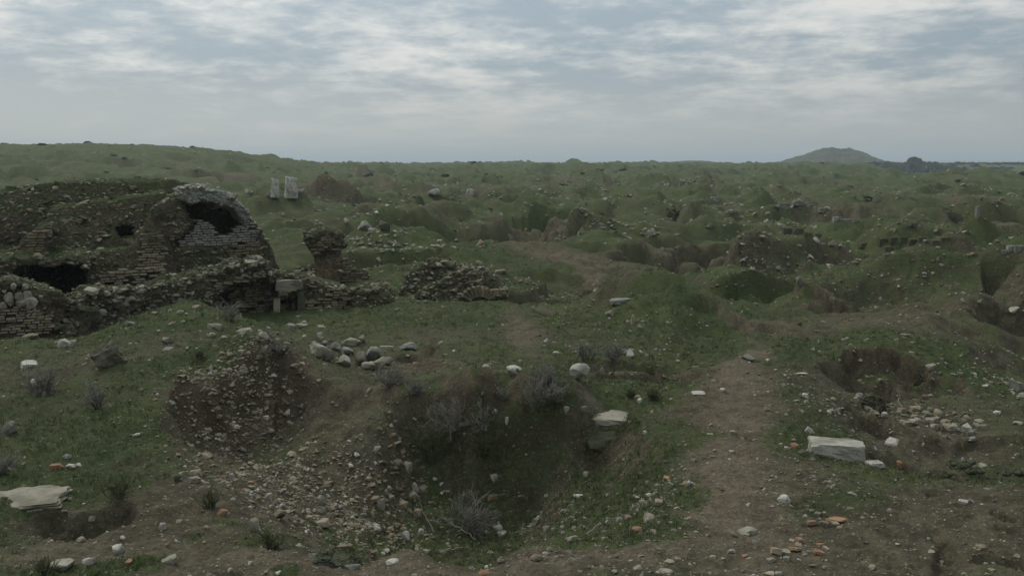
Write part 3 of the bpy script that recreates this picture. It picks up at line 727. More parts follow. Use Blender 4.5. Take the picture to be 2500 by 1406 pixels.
def masonry_material(name, base_a, base_b, tint, grass=0.95, dark=0.5, light=(0.27, 0.255, 0.20), scale=13.0, moss=0.55):
    t = MT(name)
    n1 = t.noise(1.6, 5, 0.6); n2 = t.noise(8, 5, 0.65); n3 = t.noise(40, 4, 0.7); n4 = t.noise(0.7, 3, 0.5, offs=(4, 2, 1))
    wob = N(t.n, "ShaderNodeVectorMath", operation="MULTIPLY_ADD"); t.l.new(t.noise(6, 3, 0.6, out="Color"), wob.inputs[0]); wob.inputs[1].default_value = (0.16, 0.16, 0.12); t.l.new(t.pos, wob.inputs[2])
    sq = N(t.n, "ShaderNodeVectorMath", operation="MULTIPLY"); t.l.new(wob.outputs[0], sq.inputs[0]); sq.inputs[1].default_value = (1, 1, 1.9)
    V = sq.outputs[0]
    cc = t.voro(scale, V, out="Color"); ce = t.voro(scale, V, feature="DISTANCE_TO_EDGE")
    sep = N(t.n, "ShaderNodeSeparateColor"); t.l.new(cc, sep.inputs[0])
    col = t.mix(t.ramp(n2, 0.35, 0.7), base_a, base_b)
    col = t.mix(t.math("MULTIPLY", t.ramp(sep.outputs[0], 0.72, 0.95), 0.45), col, light)          # stones in the core
    col = t.mix(t.math("MULTIPLY", t.ramp(sep.outputs[1], 0.65, 0.9), 0.45), col, tint)
    col = t.mix(t.ramp(ce, 0.07, 0.01, 0.0, 0.35), col, (0.045, 0.040, 0.028))
    col = t.mix(t.ramp(n1, 0.42, 0.70, 0.0, dark), col, (0.036, 0.038, 0.024))                   # lichen and soot
    col = t.mix(t.math("MULTIPLY", t.ramp(n3, 0.60, 0.72), 0.35), col, (0.27, 0.26, 0.22))
    col = t.mix(t.ramp(n4, 0.48, 0.66, 0.0, moss), col, (0.075, 0.082, 0.042))
    nz = N(t.n, "ShaderNodeSeparateXYZ"); t.l.new(t.geo.outputs["Normal"], nz.inputs[0])
    gm = t.math("ADD", nz.outputs[2], t.math("MULTIPLY", t.math("SUBTRACT", n2, 0.5), 1.0))
    gm = t.ramp(gm, 0.34, 0.72, 0.0, grass)                                                     # turf on whatever lies flat
    gcol = t.mix(t.ramp(n2, 0.4, 0.7), (0.040, 0.060, 0.022), (0.085, 0.092, 0.042))
    col = t.mix(gm, col, gcol)
    h = t.math("ADD", t.math("MULTIPLY", t.ramp(ce, 0.0, 0.12), 0.6), t.math("ADD", t.math("MULTIPLY", n2, 0.8), t.math("MULTIPLY", n3, 0.5)))
    return t.done(col, t.bump(h, 0.06, 0.9), 1.0)
M_MASON = masonry_material("rubble_masonry_brown", (0.120, 0.102, 0.066), (0.215, 0.180, 0.120), (0.19, 0.12, 0.07))
M_ARCH = masonry_material("rubble_masonry_pale", (0.28, 0.288, 0.258), (0.42, 0.425, 0.385), (0.30, 0.285, 0.235), grass=0.1, dark=0.12, light=(0.50, 0.50, 0.46), moss=0.0)
M_OLD = masonry_material("rubble_masonry_dark", (0.090, 0.080, 0.052), (0.165, 0.142, 0.095), (0.18, 0.12, 0.07), grass=0.7)
M_PLASTER = masonry_material("reddish_core_masonry", (0.17, 0.128, 0.085), (0.28, 0.215, 0.145), (0.24, 0.14, 0.08), grass=0.3, dark=0.35)

def brick_material(name, a, b, c, moss=0.5):
    t = MT(name)
    n2 = t.noise(9, 4, 0.6); n3 = t.noise(60, 3, 0.7); n1 = t.noise(1.3, 4, 0.6)
    r = t.objrand()
    col = t.mix(r, a, b)
    col = t.mix(t.ramp(n2, 0.45, 0.7, 0.0, 0.6), col, c)
    col = t.mix(t.ramp(n1, 0.48, 0.66, 0.0, moss), col, (0.045, 0.048, 0.030))
    col = t.mix(t.ramp(n3, 0.5, 0.75, 0.0, 0.35), col, (0.05, 0.045, 0.035))
    return t.done(col, t.bump(t.math("ADD", n2, n3), 0.012, 0.8), 1.0)
M_BRICK_GREY = brick_material("weathered_grey_brick", (0.27, 0.255, 0.218), (0.37, 0.35, 0.305), (0.23, 0.205, 0.165), 0.25)
M_BRICK_TAN = brick_material("weathered_tan_brick", (0.20, 0.170, 0.118), (0.315, 0.265, 0.190), (0.19, 0.150, 0.100), 0.45)
M_BRICK_DARK = brick_material("mossy_dark_brick", (0.15, 0.125, 0.08), (0.26, 0.21, 0.14), (0.11, 0.10, 0.066), 0.5)

def chipped_brick(seed):
    """a unit brick with knocked corners, 28 triangles or so"""
    r = random.Random(seed); bm = bmesh.new()
    pts = []
    for x in (-.5, .5):
        for y in (-.5, .5):
            for z in (-.5, .5):
                k = r.uniform(0.02, 0.10)
                for ax in range(3):
                    p = [x, y, z]; p[ax] *= 1 - (k * 2 if ax != 0 else k)
                    pts.append([c + r.uniform(-.02, .02) for c in p])
    for p in pts: bm.verts.new(p)
    bmesh.ops.convex_hull(bm, input=bm.verts)
    me = bpy.data.meshes.new("brick"); bm.to_mesh(me); bm.free()
    return me
def brick_set(mat, n=6, s0=0):
    out = []
    for i in range(n):
        m = chipped_brick(s0 + i); m.materials.append(mat); out.append(m)
    return out
BR_GREY, BR_TAN, BR_DARK = brick_set(M_BRICK_GREY, 6, 10), brick_set(M_BRICK_TAN, 6, 20), brick_set(M_BRICK_DARK, 6, 30)

def inside(poly, x, z):
    return poly_sdf(poly, np.array([[x]]), np.array([[z]]))[0, 0] < 0
class Bricks:
    """courses of single bricks on a ruin's wall; the first 300 are objects, later ones join into one part"""
    def __init__(s, ruin, parent, host=None): s.r, s.parent, s.host, s.n, s.rest = ruin, parent, host or parent, 0, []
    def panel(s, pts, dy, set_, ch=0.050, bl=0.15, miss=0.10, proud=0.025, depth=0.14, seed=1, tilt=0.0, jit=0.006, limit=300, fade=0.0):
        rn = random.Random(seed); r = s.r
        P = r.poly(pts, dy); cs = 1 / math.sqrt(1 + r.m * r.m)
        x0, x1, z0, z1 = P[:, 0].min(), P[:, 0].max(), P[:, 1].min(), P[:, 1].max()
        ang = math.atan(r.m); stepx = bl * cs
        z = z0 + ch / 2; row = 0
        while z < z1:
            x = x0 - rn.random() * stepx
            while x < x1 + stepx:
                L = bl * rn.uniform(0.62, 1.12); xc = x + L * cs / 2; x += (L + 0.018) * cs
                zz = z + tilt * (xc - x0) + rn.uniform(-jit, jit)
                if not inside(P, xc, zz) or rn.random() < miss: continue
                y = r.Y0 + dy + r.m * (xc - r.x0)
                pr = proud + rn.uniform(-0.02, 0.012)
                nx, ny = math.sin(ang), -math.cos(ang)
                off = depth / 2 - pr
                loc = (xc + r.q * dy - nx * off, y - ny * off, zz)
                scl = (L, depth, (ch * 0.70) * rn.uniform(0.8, 1.1))
                rot = (rn.gauss(0, .012), tilt * -1.0 + rn.gauss(0, .018), ang + rn.gauss(0, .02))
                me = rn.choice(set_)
                if s.n < limit:
                    o = bpy.data.objects.new("brick", me); COL.objects.link(o)
                    o.parent = s.host; o.matrix_parent_inverse = Matrix.Translation(-Vector(s.parent.location))
                    o.location = loc; o.rotation_euler = rot; o.scale = scl
                else: s.rest.append((me, Matrix.LocRotScale(Vector(loc), Euler(rot), Vector(scl))))
                s.n += 1
            z += ch; row += 1
    def finish(s):
        if not s.rest: return
        bm = bmesh.new(); mats = []
        for me, mx in s.rest:
            k = len(bm.verts); kf = len(bm.faces); bm.from_mesh(me); bm.verts.ensure_lookup_table(); bm.faces.ensure_lookup_table()
            bmesh.ops.transform(bm, matrix=Matrix.Translation(-Vector(s.parent.location)) @ mx, verts=bm.verts[k:])
            if me.materials[0] not in mats: mats.append(me.materials[0])
            for f in bm.faces[kf:]: f.material_index = mats.index(me.materials[0])
        me = bpy.data.meshes.new("brickwork"); bm.to_mesh(me); bm.free()
        for m in mats: me.materials.append(m)
        o = link("brickwork", me, s.host); o["kind"] = "stuff"
def part(name, v, q, mat, parent, smooth=True):
    v = np.asarray(v) - np.array(parent.location)
    return link(name, mesh_np(name, v, q, mat, smooth), parent)
def embed(v, q, parent, n, size, tints=("tan", "pale", "moss", "tan"), seed=1, avoid=()):
    """chips of brick and stone standing proud of a rubble face, on the sides one can see"""
    r = np.random.default_rng(seed); v = np.asarray(v)
    a, b, c = v[q[:, 0]], v[q[:, 1]], v[q[:, 2]]
    nr = np.cross(b - a, c - a); nr /= np.linalg.norm(nr, axis=1)[:, None] + 1e-12
    cen = (a + c) / 2; tc = np.array((0, 0, EZ)) - cen; tc /= np.linalg.norm(tc, axis=1)[:, None]
    ok = np.where(((nr * tc).sum(1) > 0.12) & (noise3(cen[:, 0] * 1.3, cen[:, 1] * 1.3, cen[:, 2] * 1.3) > -0.18))[0]
    for P in avoid:
        ok = ok[poly_sdf(P, cen[ok, 0], cen[ok, 2]) > 0.01]
    i = r.choice(ok, min(n, len(ok)), replace=False)
    p = cen[i] - 0.2 * size * nr[i] - np.array(parent.location)
    s = size * np.exp(r.normal(0, 0.5, len(i)))
    scl = np.stack([s * r.uniform(.8, 1.5, len(i)), s * r.uniform(.6, 1.0, len(i)), s * r.uniform(.3, .65, len(i))], 1)
    ms = [stone_mesh(k, t, 1) for t in tints for k in range(3)]
    o = scatter("embedded_rubble", p, np.stack([r.normal(0, .25, len(i)), r.normal(0, .25, len(i)), r.uniform(0, 6.28, len(i))], 1), scl, ms, None, None, seed)
    o.parent = parent
    return o

def scatter(name, P, rot, scl, meshes, label, cat, seed=0, idx=None):
    """one mass of small instances set on points"""
    col = bpy.data.collections.new(name + "_pieces")
    for i, me in enumerate(meshes):
        o = bpy.data.objects.new("%s_piece_%02d" % (name, i), me); col.objects.link(o)
    me = bpy.data.meshes.new(name); me.vertices.add(len(P)); me.vertices.foreach_set("co", np.asarray(P, np.float32).ravel())
    for nm, ty, v in (("rot", "FLOAT_VECTOR", rot), ("scl", "FLOAT_VECTOR", scl)):
        at = me.attributes.new(nm, ty, "POINT"); at.data.foreach_set("vector", np.asarray(v, np.float32).ravel())
    at = me.attributes.new("idx", "INT", "POINT")
    at.data.foreach_set("value", (idx if idx is not None else np.random.default_rng(seed).integers(0, len(meshes), len(P))).astype(np.int32))
    o = link(name, me); tag(o, label, cat, None, "stuff")
    ng = bpy.data.node_groups.new(name, "GeometryNodeTree")
    ng.interface.new_socket("Geometry", in_out="INPUT", socket_type="NodeSocketGeometry"); ng.interface.new_socket("Geometry", in_out="OUTPUT", socket_type="NodeSocketGeometry")
    gi, go = ng.nodes.new("NodeGroupInput"), ng.nodes.new("NodeGroupOutput")
    ip = ng.nodes.new("GeometryNodeInstanceOnPoints"); ci = ng.nodes.new("GeometryNodeCollectionInfo")
    ci.inputs["Collection"].default_value = col; ci.inputs["Separate Children"].default_value = True; ci.inputs["Reset Children"].default_value = True
    def na(nm, ty):
        n_ = ng.nodes.new("GeometryNodeInputNamedAttribute"); n_.data_type = ty; n_.inputs["Name"].default_value = nm; return n_.outputs["Attribute"]
    L = ng.links.new
    L(gi.outputs[0], ip.inputs["Points"]); L(ci.outputs[0], ip.inputs["Instance"]); ip.inputs["Pick Instance"].default_value = True
    L(na("idx", "INT"), ip.inputs["Instance Index"]); L(na("rot", "FLOAT_VECTOR"), ip.inputs["Rotation"]); L(na("scl", "FLOAT_VECTOR"), ip.inputs["Scale"])
    L(ip.outputs[0], go.inputs[0])
    md = o.modifiers.new("scatter", "NODES"); md.node_group = ng
    return o

# --- the vaulted ruin on the left --------------------------------------------------------------
MAIN_M = 0.70
def vault_ruin():
    R = Ruin(400, 20.0, MAIN_M)
    root = empty("vaulted_ruin", tuple(R.on(330, 700)))
    tag(root, "large half-buried vaulted brick ruin under an earth mound, with arched opening", "ruin")
    # earth-covered mass
    R.add([(-260, 500), (-60, 486), (40, 474), (90, 462), (130, 457), (250, 455), (330, 453), (430, 455), (480, 466), (545, 484), (590, 520), (610, 560), (610, 820), (-260, 820)], 0.35, 4.6, k=0.75, r=0.10)
    R.add([(110, 520), (250, 505), (400, 480), (430, 600), (420, 760), (100, 760)], 0.15, 3.0, k=0.55, r=0.1)
    # wall under the arch, and the buttress falling away on its right
    R.add([(410, 480), (450, 465), (520, 475), (575, 500), (605, 525), (640, 562), (650, 600), (676, 655), (682, 760), (405, 760)], 0.16, 1.5, r=0.02)
    R.add([(636, 565), (652, 590), (672, 630), (686, 660), (690, 760), (640, 760)], -0.12, 1.8, r=0.03)
    R.add([(398, 604), (470, 600), (560, 598), (640, 588), (652, 640), (660, 760), (398, 760)], -0.10, 1.0, r=0.02)
    # left haunch of the arch
    R.add([(372, 510), (436, 480), (464, 512), (474, 530), (462, 556), (424, 592), (402, 640), (385, 640), (352, 560)], -0.12, 1.6, r=0.03)
    # pier and its battered foot
    R.add([(330, 572), (360, 556), (396, 562), (402, 640), (402, 740), (330, 740)], -0.30, 1.2, r=0.02)
    R.add([(200, 640), (255, 618), (340, 604), (400, 640), (402, 760), (192, 780)], -0.55, 1.2, k=0.30, r=0.06)
    # left: brick wedge, shelf and jambs of the dark opening
    R.add([(30, 622), (62, 580), (85, 556), (112, 552), (120, 600), (120, 640), (30, 640)], -0.15, 1.0, r=0.02)
    R.add([(-260, 618), (-20, 622), (60, 626), (200, 624), (212, 636), (205, 652), (150, 656), (60, 657), (38, 668), (34, 760), (-260, 780)], -0.75, 1.3, r=0.05)
    # openings
    hole = [(458, 502), (498, 494), (535, 499), (566, 517), (586, 545), (574, 566), (550, 574), (525, 570), (518, 555), (510, 546), (494, 536), (468, 532)]
    R.sub(hole, -0.6, 4.0, at=0.0)
    R.sub([(440, 500), (500, 480), (580, 520), (600, 600), (440, 600)], 0.62, 4.1, at=1.0)
    R.sub([(36, 678), (52, 660), (120, 655), (198, 651), (200, 690), (196, 730), (196, 800), (36, 800)], -1.2, 2.6, at=-0.7)
    R.sub([(-260, 530), (-20, 540), (40, 556), (52, 580), (32, 614), (-260, 616)], -1.0, 2.2, at=0.2)
    R.sub([(-260, 494), (-20, 488), (52, 482), (64, 492), (50, 522), (-260, 530)], -1.0, 1.9, at=1.2)
    R.sub([(282, 562), (318, 560), (322, 578), (290, 582)], -1.0, 1.5, at=0.3)
    R.sub([(125, 545), (200, 535), (205, 600), (125, 612)], -1.0, 0.62, at=0.4)
    v, q = R.build(0.036, amp=0.068, freq=2.4, seed=3.0, blend=0.10)
    host = part("masonry_mass", v, q, M_MASON, root)
    vm, qm = v, q
    # ring of the arch
    A = Ruin(400, 20.0, MAIN_M)
    A.add([(432, 462), (455, 455), (500, 459), (545, 472), (580, 490), (606, 520), (606, 540), (594, 546), (578, 522), (554, 505), (525, 497), (495, 494), (464, 500), (448, 486)], -0.26, 1.0, r=0.03)
    v, q = A.build(0.034, amp=0.10, freq=3.6, seed=9.0)
    part("arch_ring", v, q, M_ARCH, root); embed(v, q, root, 260, 0.034, ("white", "pale"), seed=3)
    B = Bricks(R, root, host)
    wall = [(424, 600), (466, 564), (474, 534), (494, 536), (512, 546), (520, 557), (526, 571), (548, 576), (570, 564), (584, 550), (600, 534), (640, 560), (645, 582), (560, 598), (470, 602)]
    embed(vm, qm, root, 4200, 0.030, seed=2, avoid=[R.poly(wall, 0.1), R.poly([(562, 597), (640, 590), (648, 640), (590, 650), (556, 648)], -0.1), R.poly([(338, 572), (388, 566), (400, 600), (400, 690), (340, 690)], -0.3)])
    B.panel(wall, 0.10, BR_GREY, ch=0.050, bl=0.15, miss=0.02, proud=0.055, seed=3, limit=190)
    B.panel([(562, 597), (640, 590), (648, 640), (590, 650), (556, 648)], -0.10, BR_DARK, ch=0.050, bl=0.15, miss=0.08, proud=0.04, seed=4, limit=225)
    B.panel([(338, 572), (388, 566), (400, 600), (400, 690), (340, 690)], -0.30, BR_TAN, ch=0.050, bl=0.15, miss=0.12, proud=0.05, seed=5, limit=265)
    B.panel([(250, 668), (340, 650), (400, 650), (400, 705), (230, 715)], -0.42, BR_TAN, ch=0.050, bl=0.15, miss=0.2, proud=0.10, seed=6, limit=300)
    B.panel([(45, 612), (88, 560), (112, 556), (117, 618), (45, 624)], -0.15, BR_DARK, ch=0.050, bl=0.15, miss=0.10, proud=0.05, seed=7, limit=300)
    B.finish()
    return R, root
VAULT, VAULT_ROOT = vault_ruin()

# --- the broken brick wall in front of it and the long low wall ------------------------------------
def corner_wall():
    R = Ruin(80, 15.4, 0.55)
    root = empty("broken_brick_wall", tuple(R.on(80, 825)))
    tag(root, "broken corner wall of thin flat bricks with rounded stones in its rubble top", "wall")
    R.add([(-260, 690), (-20, 692), (40, 690), (80, 694), (110, 706), (150, 724), (168, 742), (150, 780), (150, 870), (-260, 870)], 0.0, 0.75, r=0.04)
    R.add([(118, 742), (150, 735), (176, 760), (150, 800), (122, 800)], -0.03, 0.5, r=0.05)
    v, q = R.build(0.03, amp=0.075, freq=3.2, seed=21.0)
    host = part("rubble_core", v, q, M_OLD, root); embed(v, q, root, 700, 0.024, seed=4)
    B = Bricks(R, root, host)
    B.panel([(-150, 748), (0, 752), (86, 744), (92, 760), (120, 770), (128, 812), (60, 824), (-150, 826)], 0.0, BR_TAN, ch=0.042, bl=0.125, miss=0.14, proud=0.05, seed=8, limit=300)
    B.finish()
    rn = random.Random(4)
    for (px, py, w) in [(35, 698, 16), (62, 702, 16), (10, 712, 9), (22, 726, 24), (46, 722, 18), (66, 722, 22), (4, 750, 22), (53, 742, 28), (74, 738, 28), (26, 740, 16), (100, 726, 12), (-30, 730, 26), (84, 756, 12)]:
        p = R.on(px, py, -0.02); r_ = w / F * 15.4 * 0.5
        o = link("wall_stone", stone_mesh(rn.randrange(8)), host, tuple(p - np.array(root.location)), (rn.random() * 6, rn.random() * 6, rn.random() * 6), (r_ * 1.1, r_ * 0.9, r_))
    return R
def low_wall():
    R = Ruin(150, 15.9, MAIN_M)
    root = empty("long_low_wall", tuple(R.on(420, 760)))
    tag(root, "long low rubble wall with pale stones along its grassy crest below the vault", "wall")
    R.add([(128, 752), (165, 742), (205, 716), (250, 708), (320, 706), (330, 716), (400, 690), (480, 672), (540, 664), (580, 650), (640, 641), (662, 646), (664, 668), (640, 680), (560, 698), (530, 712), (530, 880), (128, 880)], 0.0, 0.8, r=0.05)
    R.add([(150, 770), (190, 752), (230, 760), (250, 800), (240, 860), (140, 860)], -0.35, 0.6, r=0.06)
    R.add([(520, 690), (560, 698), (620, 690), (664, 672), (668, 880), (520, 880)], 0.55, 1.4, r=0.03)
    R.add([(560, 690), (668, 664), (668, 690), (560, 700)], 0.1, 1.2, r=0.03)
    v, q = R.build(0.034, amp=0.10, freq=3.0, seed=33.0)
    host = part("rubble_core", v, q, M_OLD, root); embed(v, q, root, 2600, 0.026, ("tan", "pale", "grey", "moss"), seed=5)
    B = Bricks(R, root, host)
    B.panel([(175, 775), (240, 770), (262, 822), (180, 826)], -0.2, BR_DARK, ch=0.050, bl=0.15, miss=0.3, proud=0.06, seed=11, tilt=-0.25)
    B.panel([(560, 700), (650, 690), (650, 780), (560, 780)], 0.55, BR_DARK, ch=0.050, bl=0.15, miss=0.25, proud=0.05, seed=12)
    B.panel([(430, 690), (560, 672), (640, 660), (640, 676), (540, 700), (430, 722)], 0.0, BR_DARK, ch=0.050, bl=0.15, miss=0.55, proud=0.06, seed=13, tilt=-0.1)
    B.finish()
    rn = random.Random(14)
    for (px, py, w, h) in [(222, 710, 34, 16), (262, 716, 18, 16), (300, 710, 30, 12), (175, 738, 26, 12), (232, 690 + 36, 10, 8), (292, 728, 22, 9), (250, 762, 24, 18), (205, 798, 26, 18), (183, 796, 12, 12), (345, 700, 16, 8),
                           (425, 682, 14, 9), (486, 676, 16, 14), (499, 672, 12, 20), (520, 668, 20, 10), (556, 655, 26, 11), (614, 646, 26, 14), (577, 650, 12, 7), (640, 643, 14, 7), (270, 738, 10, 8), (316, 698, 20, 8), (196, 744, 14, 8), (380, 702, 12, 6), (590, 662, 10, 6), (450, 690, 12, 6)]:
        p = R.on(px, py, -0.03); Yd = p[1]; k = 0.5 / F * Yd
        link("wall_stone", stone_mesh(rn.randrange(8)), host, tuple(p - np.array(root.location)), (rn.gauss(0, .2), rn.gauss(0, .2), rn.random() * 6), (w * k, w * k * 0.9, h * k))
    return R

# --- doorway, standing pillar, sunken vault --------------------------------------------------------
def doorway():
    R = Ruin(700, 18.3, 0.25)
    root = empty("ruined_doorway", tuple(R.on(700, 785)))
    tag(root, "ruined doorway with pale stone lintel and rough brick wall beside it", "doorway")
    R.add([(738, 682), (775, 686), (805, 696), (850, 712), (900, 722), (945, 736), (965, 760), (985, 860), (738, 860)], 0.0, 1.0, k=0.10, r=0.04)
    R.add([(880, 720), (935, 712), (968, 735), (960, 780), (1000, 860), (860, 860)], -0.35, 0.9, k=0.15, r=0.08)
    R.add([(660, 664), (700, 668), (745, 678), (745, 694), (660, 692)], 0.12, 1.1, r=0.02)
    R.add([(655, 700), (672, 705), (680, 800), (655, 860)], 0.25, 1.1, r=0.02)
    R.add([(700, 716), (730, 712), (730, 860), (700, 860)], 0.75, 1.2, r=0.02)
    R.add([(672, 720), (705, 720), (705, 860), (672, 860)], 1.2, 1.5, r=0.02)
    v, q = R.build(0.032, amp=0.075, freq=3.0, seed=47.0)
    host = part("rubble_wall", v, q, M_OLD, root); embed(v, q, root, 1500, 0.026, seed=6)
    rn = random.Random(3)
    def slab(name, x0, x1, y0, y1, d0, d1, mat, seed, rough=0.03):
        A = R.on(x0, y0, d0); Bp = R.on(x1, y1, d0)
        me = block_mesh(seed, mat, rough)
        c = (A + Bp) / 2 + np.array((0, (d1 - d0) / 2, 0))
        return link(name, me, root, tuple(c - np.array(root.location)), (0, rn.gauss(0, .02), math.atan(R.m)), (abs(Bp[0] - A[0]) * 1.02, d1 - d0, abs(A[2] - Bp[2])))
    slab("lintel", 664, 734, 686, 710, -0.05, 0.38, M_STONE_PALE, 71)
    slab("door_jamb", 662, 681, 730, 790, -0.02, 0.25, M_STONE_BUFF, 72)
    slab("door_post", 720, 741, 712, 800, -0.06, 0.3, M_STONE_MOSS, 73)
    slab("jamb_stone", 706, 719, 710, 728, 0.30, 0.5, M_STONE_BUFF, 74)
    slab("jamb_stone", 708, 718, 742, 762, 0.35, 0.55, M_STONE_BUFF, 75)
    B = Bricks(R, root, host)
    B.panel([(744, 735), (850, 722), (850, 790), (744, 795)], 0.02, BR_DARK, ch=0.050, bl=0.15, miss=0.12, proud=0.045, seed=21)
    B.panel([(790, 700), (840, 704), (846, 726), (800, 730)], 0.03, BR_DARK, ch=0.050, bl=0.15, miss=0.3, proud=0.04, seed=22)
    B.panel([(676, 728), (704, 728), (704, 800), (676, 800)], 1.2, BR_TAN, ch=0.050, bl=0.15, miss=0.2, proud=0.04, seed=23)
    B.finish()
def pillar():
    R = Ruin(810, 21.2, 0.15)
    root = empty("standing_pillar", tuple(R.on(805, 695)))
    tag(root, "top-heavy brick pillar stump with dark rubble cap and low brick wall at its foot", "ruin")
    R.add([(744, 568), (800, 563), (834, 570), (838, 590), (834, 610), (800, 614), (768, 622), (752, 604), (742, 588)], -0.05, 0.85, r=0.03)
    v, q = R.build(0.028, amp=0.075, freq=4.0, seed=61.0); part("rubble_cap", v, q, M_OLD, root); embed(v, q, root, 500, 0.026, ("moss", "tan"), seed=7)
    S = Ruin(810, 21.2, 0.15)
    S.add([(788, 596), (836, 596), (834, 660), (832, 760), (782, 760), (786, 690), (794, 650)], 0.03, 0.6, r=0.02)
    S.add([(762, 606), (800, 606), (800, 700), (772, 700), (766, 650)], 0.10, 0.7, r=0.02)
    v, q = S.build(0.028, amp=0.05, freq=4.0, seed=65.0); part("shaft", v, q, M_PLASTER, root)
    W = Ruin(810, 21.2, 0.15)
    W.add([(826, 632), (850, 642), (872, 655), (896, 668), (904, 690), (904, 760), (826, 760)], 0.10, 0.75, r=0.03)
    W.add([(690, 662), (730, 656), (790, 650), (794, 676), (760, 690), (700, 690), (660, 760), (794, 760)], 0.2, 0.7, k=0.25, r=0.03)
    v, q = W.build(0.032, amp=0.06, freq=3.4, seed=69.0); host = part("low_wall", v, q, M_MASON, root); embed(v, q, root, 400, 0.03, seed=8)
    B = Bricks(W, root, host)
    B.panel([(830, 644), (850, 648), (894, 674), (898, 698), (830, 698)], 0.10, BR_DARK, ch=0.050, bl=0.15, miss=0.14, proud=0.045, seed=31)
    B.panel([(694, 664), (786, 653), (788, 668), (700, 678)], 0.18, BR_TAN, ch=0.050, bl=0.15, miss=0.12, proud=0.06, seed=32, tilt=0.05)
    B.panel([(750, 580), (832, 578), (828, 612), (756, 612)], -0.05, BR_DARK, ch=0.050, bl=0.15, miss=0.5, proud=0.03, seed=33)
    B.finish()
    # little stack of stones on top
    z = R.on(772, 566)[2]
    k = 21.2 / F
    for i, (px, w, h) in enumerate([(772, 15, 13), (764, 11, 9), (776, 11, 10), (765, 7, 8)]):
        o = link("cairn_stone", stone_mesh(i), None, (R.on(px, 566)[0], R.on(px, 566)[1] + 0.35, z + [0.045, 0.135, 0.14, 0.21][i]), (0.1 * i, 0, i), (w * k * 0.5, w * k * 0.5, h * k * 0.5))
        tag(o, ["largest stone at the bottom of the little stack on the pillar stump", "squat stone in the little stack on the pillar stump, beside a lighter one", "rounded stone in the little stack on the pillar stump", "tiny topmost stone of the little stack on the pillar stump"][i], "stone", "stones stacked on the pillar")
def sunken_vault():
    R = Ruin(1120, 19.0, 0.40)
    root = empty("sunken_vault", tuple(R.on(1120, 750)))
    tag(root, "low sunken vault of mossy rubble with a fan of upright arch bricks", "ruin")
    R.add([(1000, 745), (1040, 710), (1080, 690), (1110, 676), (1150, 668), (1180, 674), (1206, 690), (1232, 706), (1240, 740), (1235, 830), (1000, 830)], 0.0, 1.6, k=0.35, r=0.06)
    R.add([(990, 690), (1010, 668), (1050, 650), (1090, 648), (1110, 665), (1100, 720), (980, 720)], 0.9, 2.3, k=0.4, r=0.08)
    v, q = R.build(0.034, amp=0.085, freq=3.2, seed=81.0); host = part("rubble_mass", v, q, M_OLD, root); embed(v, q, root, 1500, 0.028, ("moss", "tan", "pale"), seed=9)
    B = Bricks(R, root, host)
    B.panel([(1105, 722), (1150, 708), (1230, 706), (1236, 722), (1160, 735), (1110, 742)], 0.02, BR_TAN, ch=0.050, bl=0.15, miss=0.2, proud=0.03, seed=41)
    # voussoirs
    c = R.on(1168, 738, 0.0); rn = random.Random(5)
    for i in range(9):
        a = math.radians(150 - i * 15); rad = 0.27
        loc = np.array((c[0] + math.cos(a) * rad, c[1] - 0.01 + R.m * math.cos(a) * rad, c[2] + math.sin(a) * rad * 0.8)) - np.array(root.location)
        link("arch_brick", rn.choice(BR_DARK), root, tuple(loc), (0, -a, math.atan(R.m)), (0.20, 0.16, 0.05))
    B.finish()
corner_wall(); low_wall(); doorway(); pillar(); sunken_vault()

# ------------------------------------------------------------------ single stones, traced one by one
LANDMARKS = []
def place(px, py, w, h, name, mesh, label, cat, group=None, sink=0.36, rz=None, tilt=(0, 0), depth=None, flip=0):
    """a stone whose visible outline is w x h picture pixels around (px, py)"""
    g = G(px, py + h * 0.42)
    k = g[1] / F
    W, H = w * k, h * k
    D = (depth or 0.85) * W
    # seen from above part of the height on screen is the stone's top
    dep = (EZ - g[2]) / g[1]
    Hh = max(H - 0.6 * D * dep, 0.35 * H) / (1 - sink)
    o = link(name, mesh, None, (g[0], g[1] + D * 0.4, g[2] + Hh * (0.5 - sink)), (tilt[0], tilt[1], rz if rz is not None else random.uniform(0, 6.28)), None)
    m = np.array([v.co[:] for v in mesh.vertices]); ext = np.ptp(m, axis=0)
    o.scale = (W / ext[0], D / ext[1], Hh / ext[2])
    tag(o, label, cat, group)
    return o
def hero(px, py, w, h, name, label, seed, tint="white", sub=4, cat="stone", group=None, cuts=12, rough=0.14, **k):
    if sub == 2: me = chip_mesh(seed, 26, TINTS[tint])
    else:
        v, f = rock_verts(seed, sub, cuts + 4, 1.0, rough); me = mesh_np(name, v, f, TINTS[tint], False)
    return place(px, py, w, h, name, me, label, cat, group, **k)
def hblock(px, py, w, h, name, label, seed, tint="white", cat="stone block", group=None, rough=0.05, **k):
    return place(px, py, w, h, name, block_mesh(seed, TINTS[tint], rough, 0.10, 7), label, cat, group, **k)

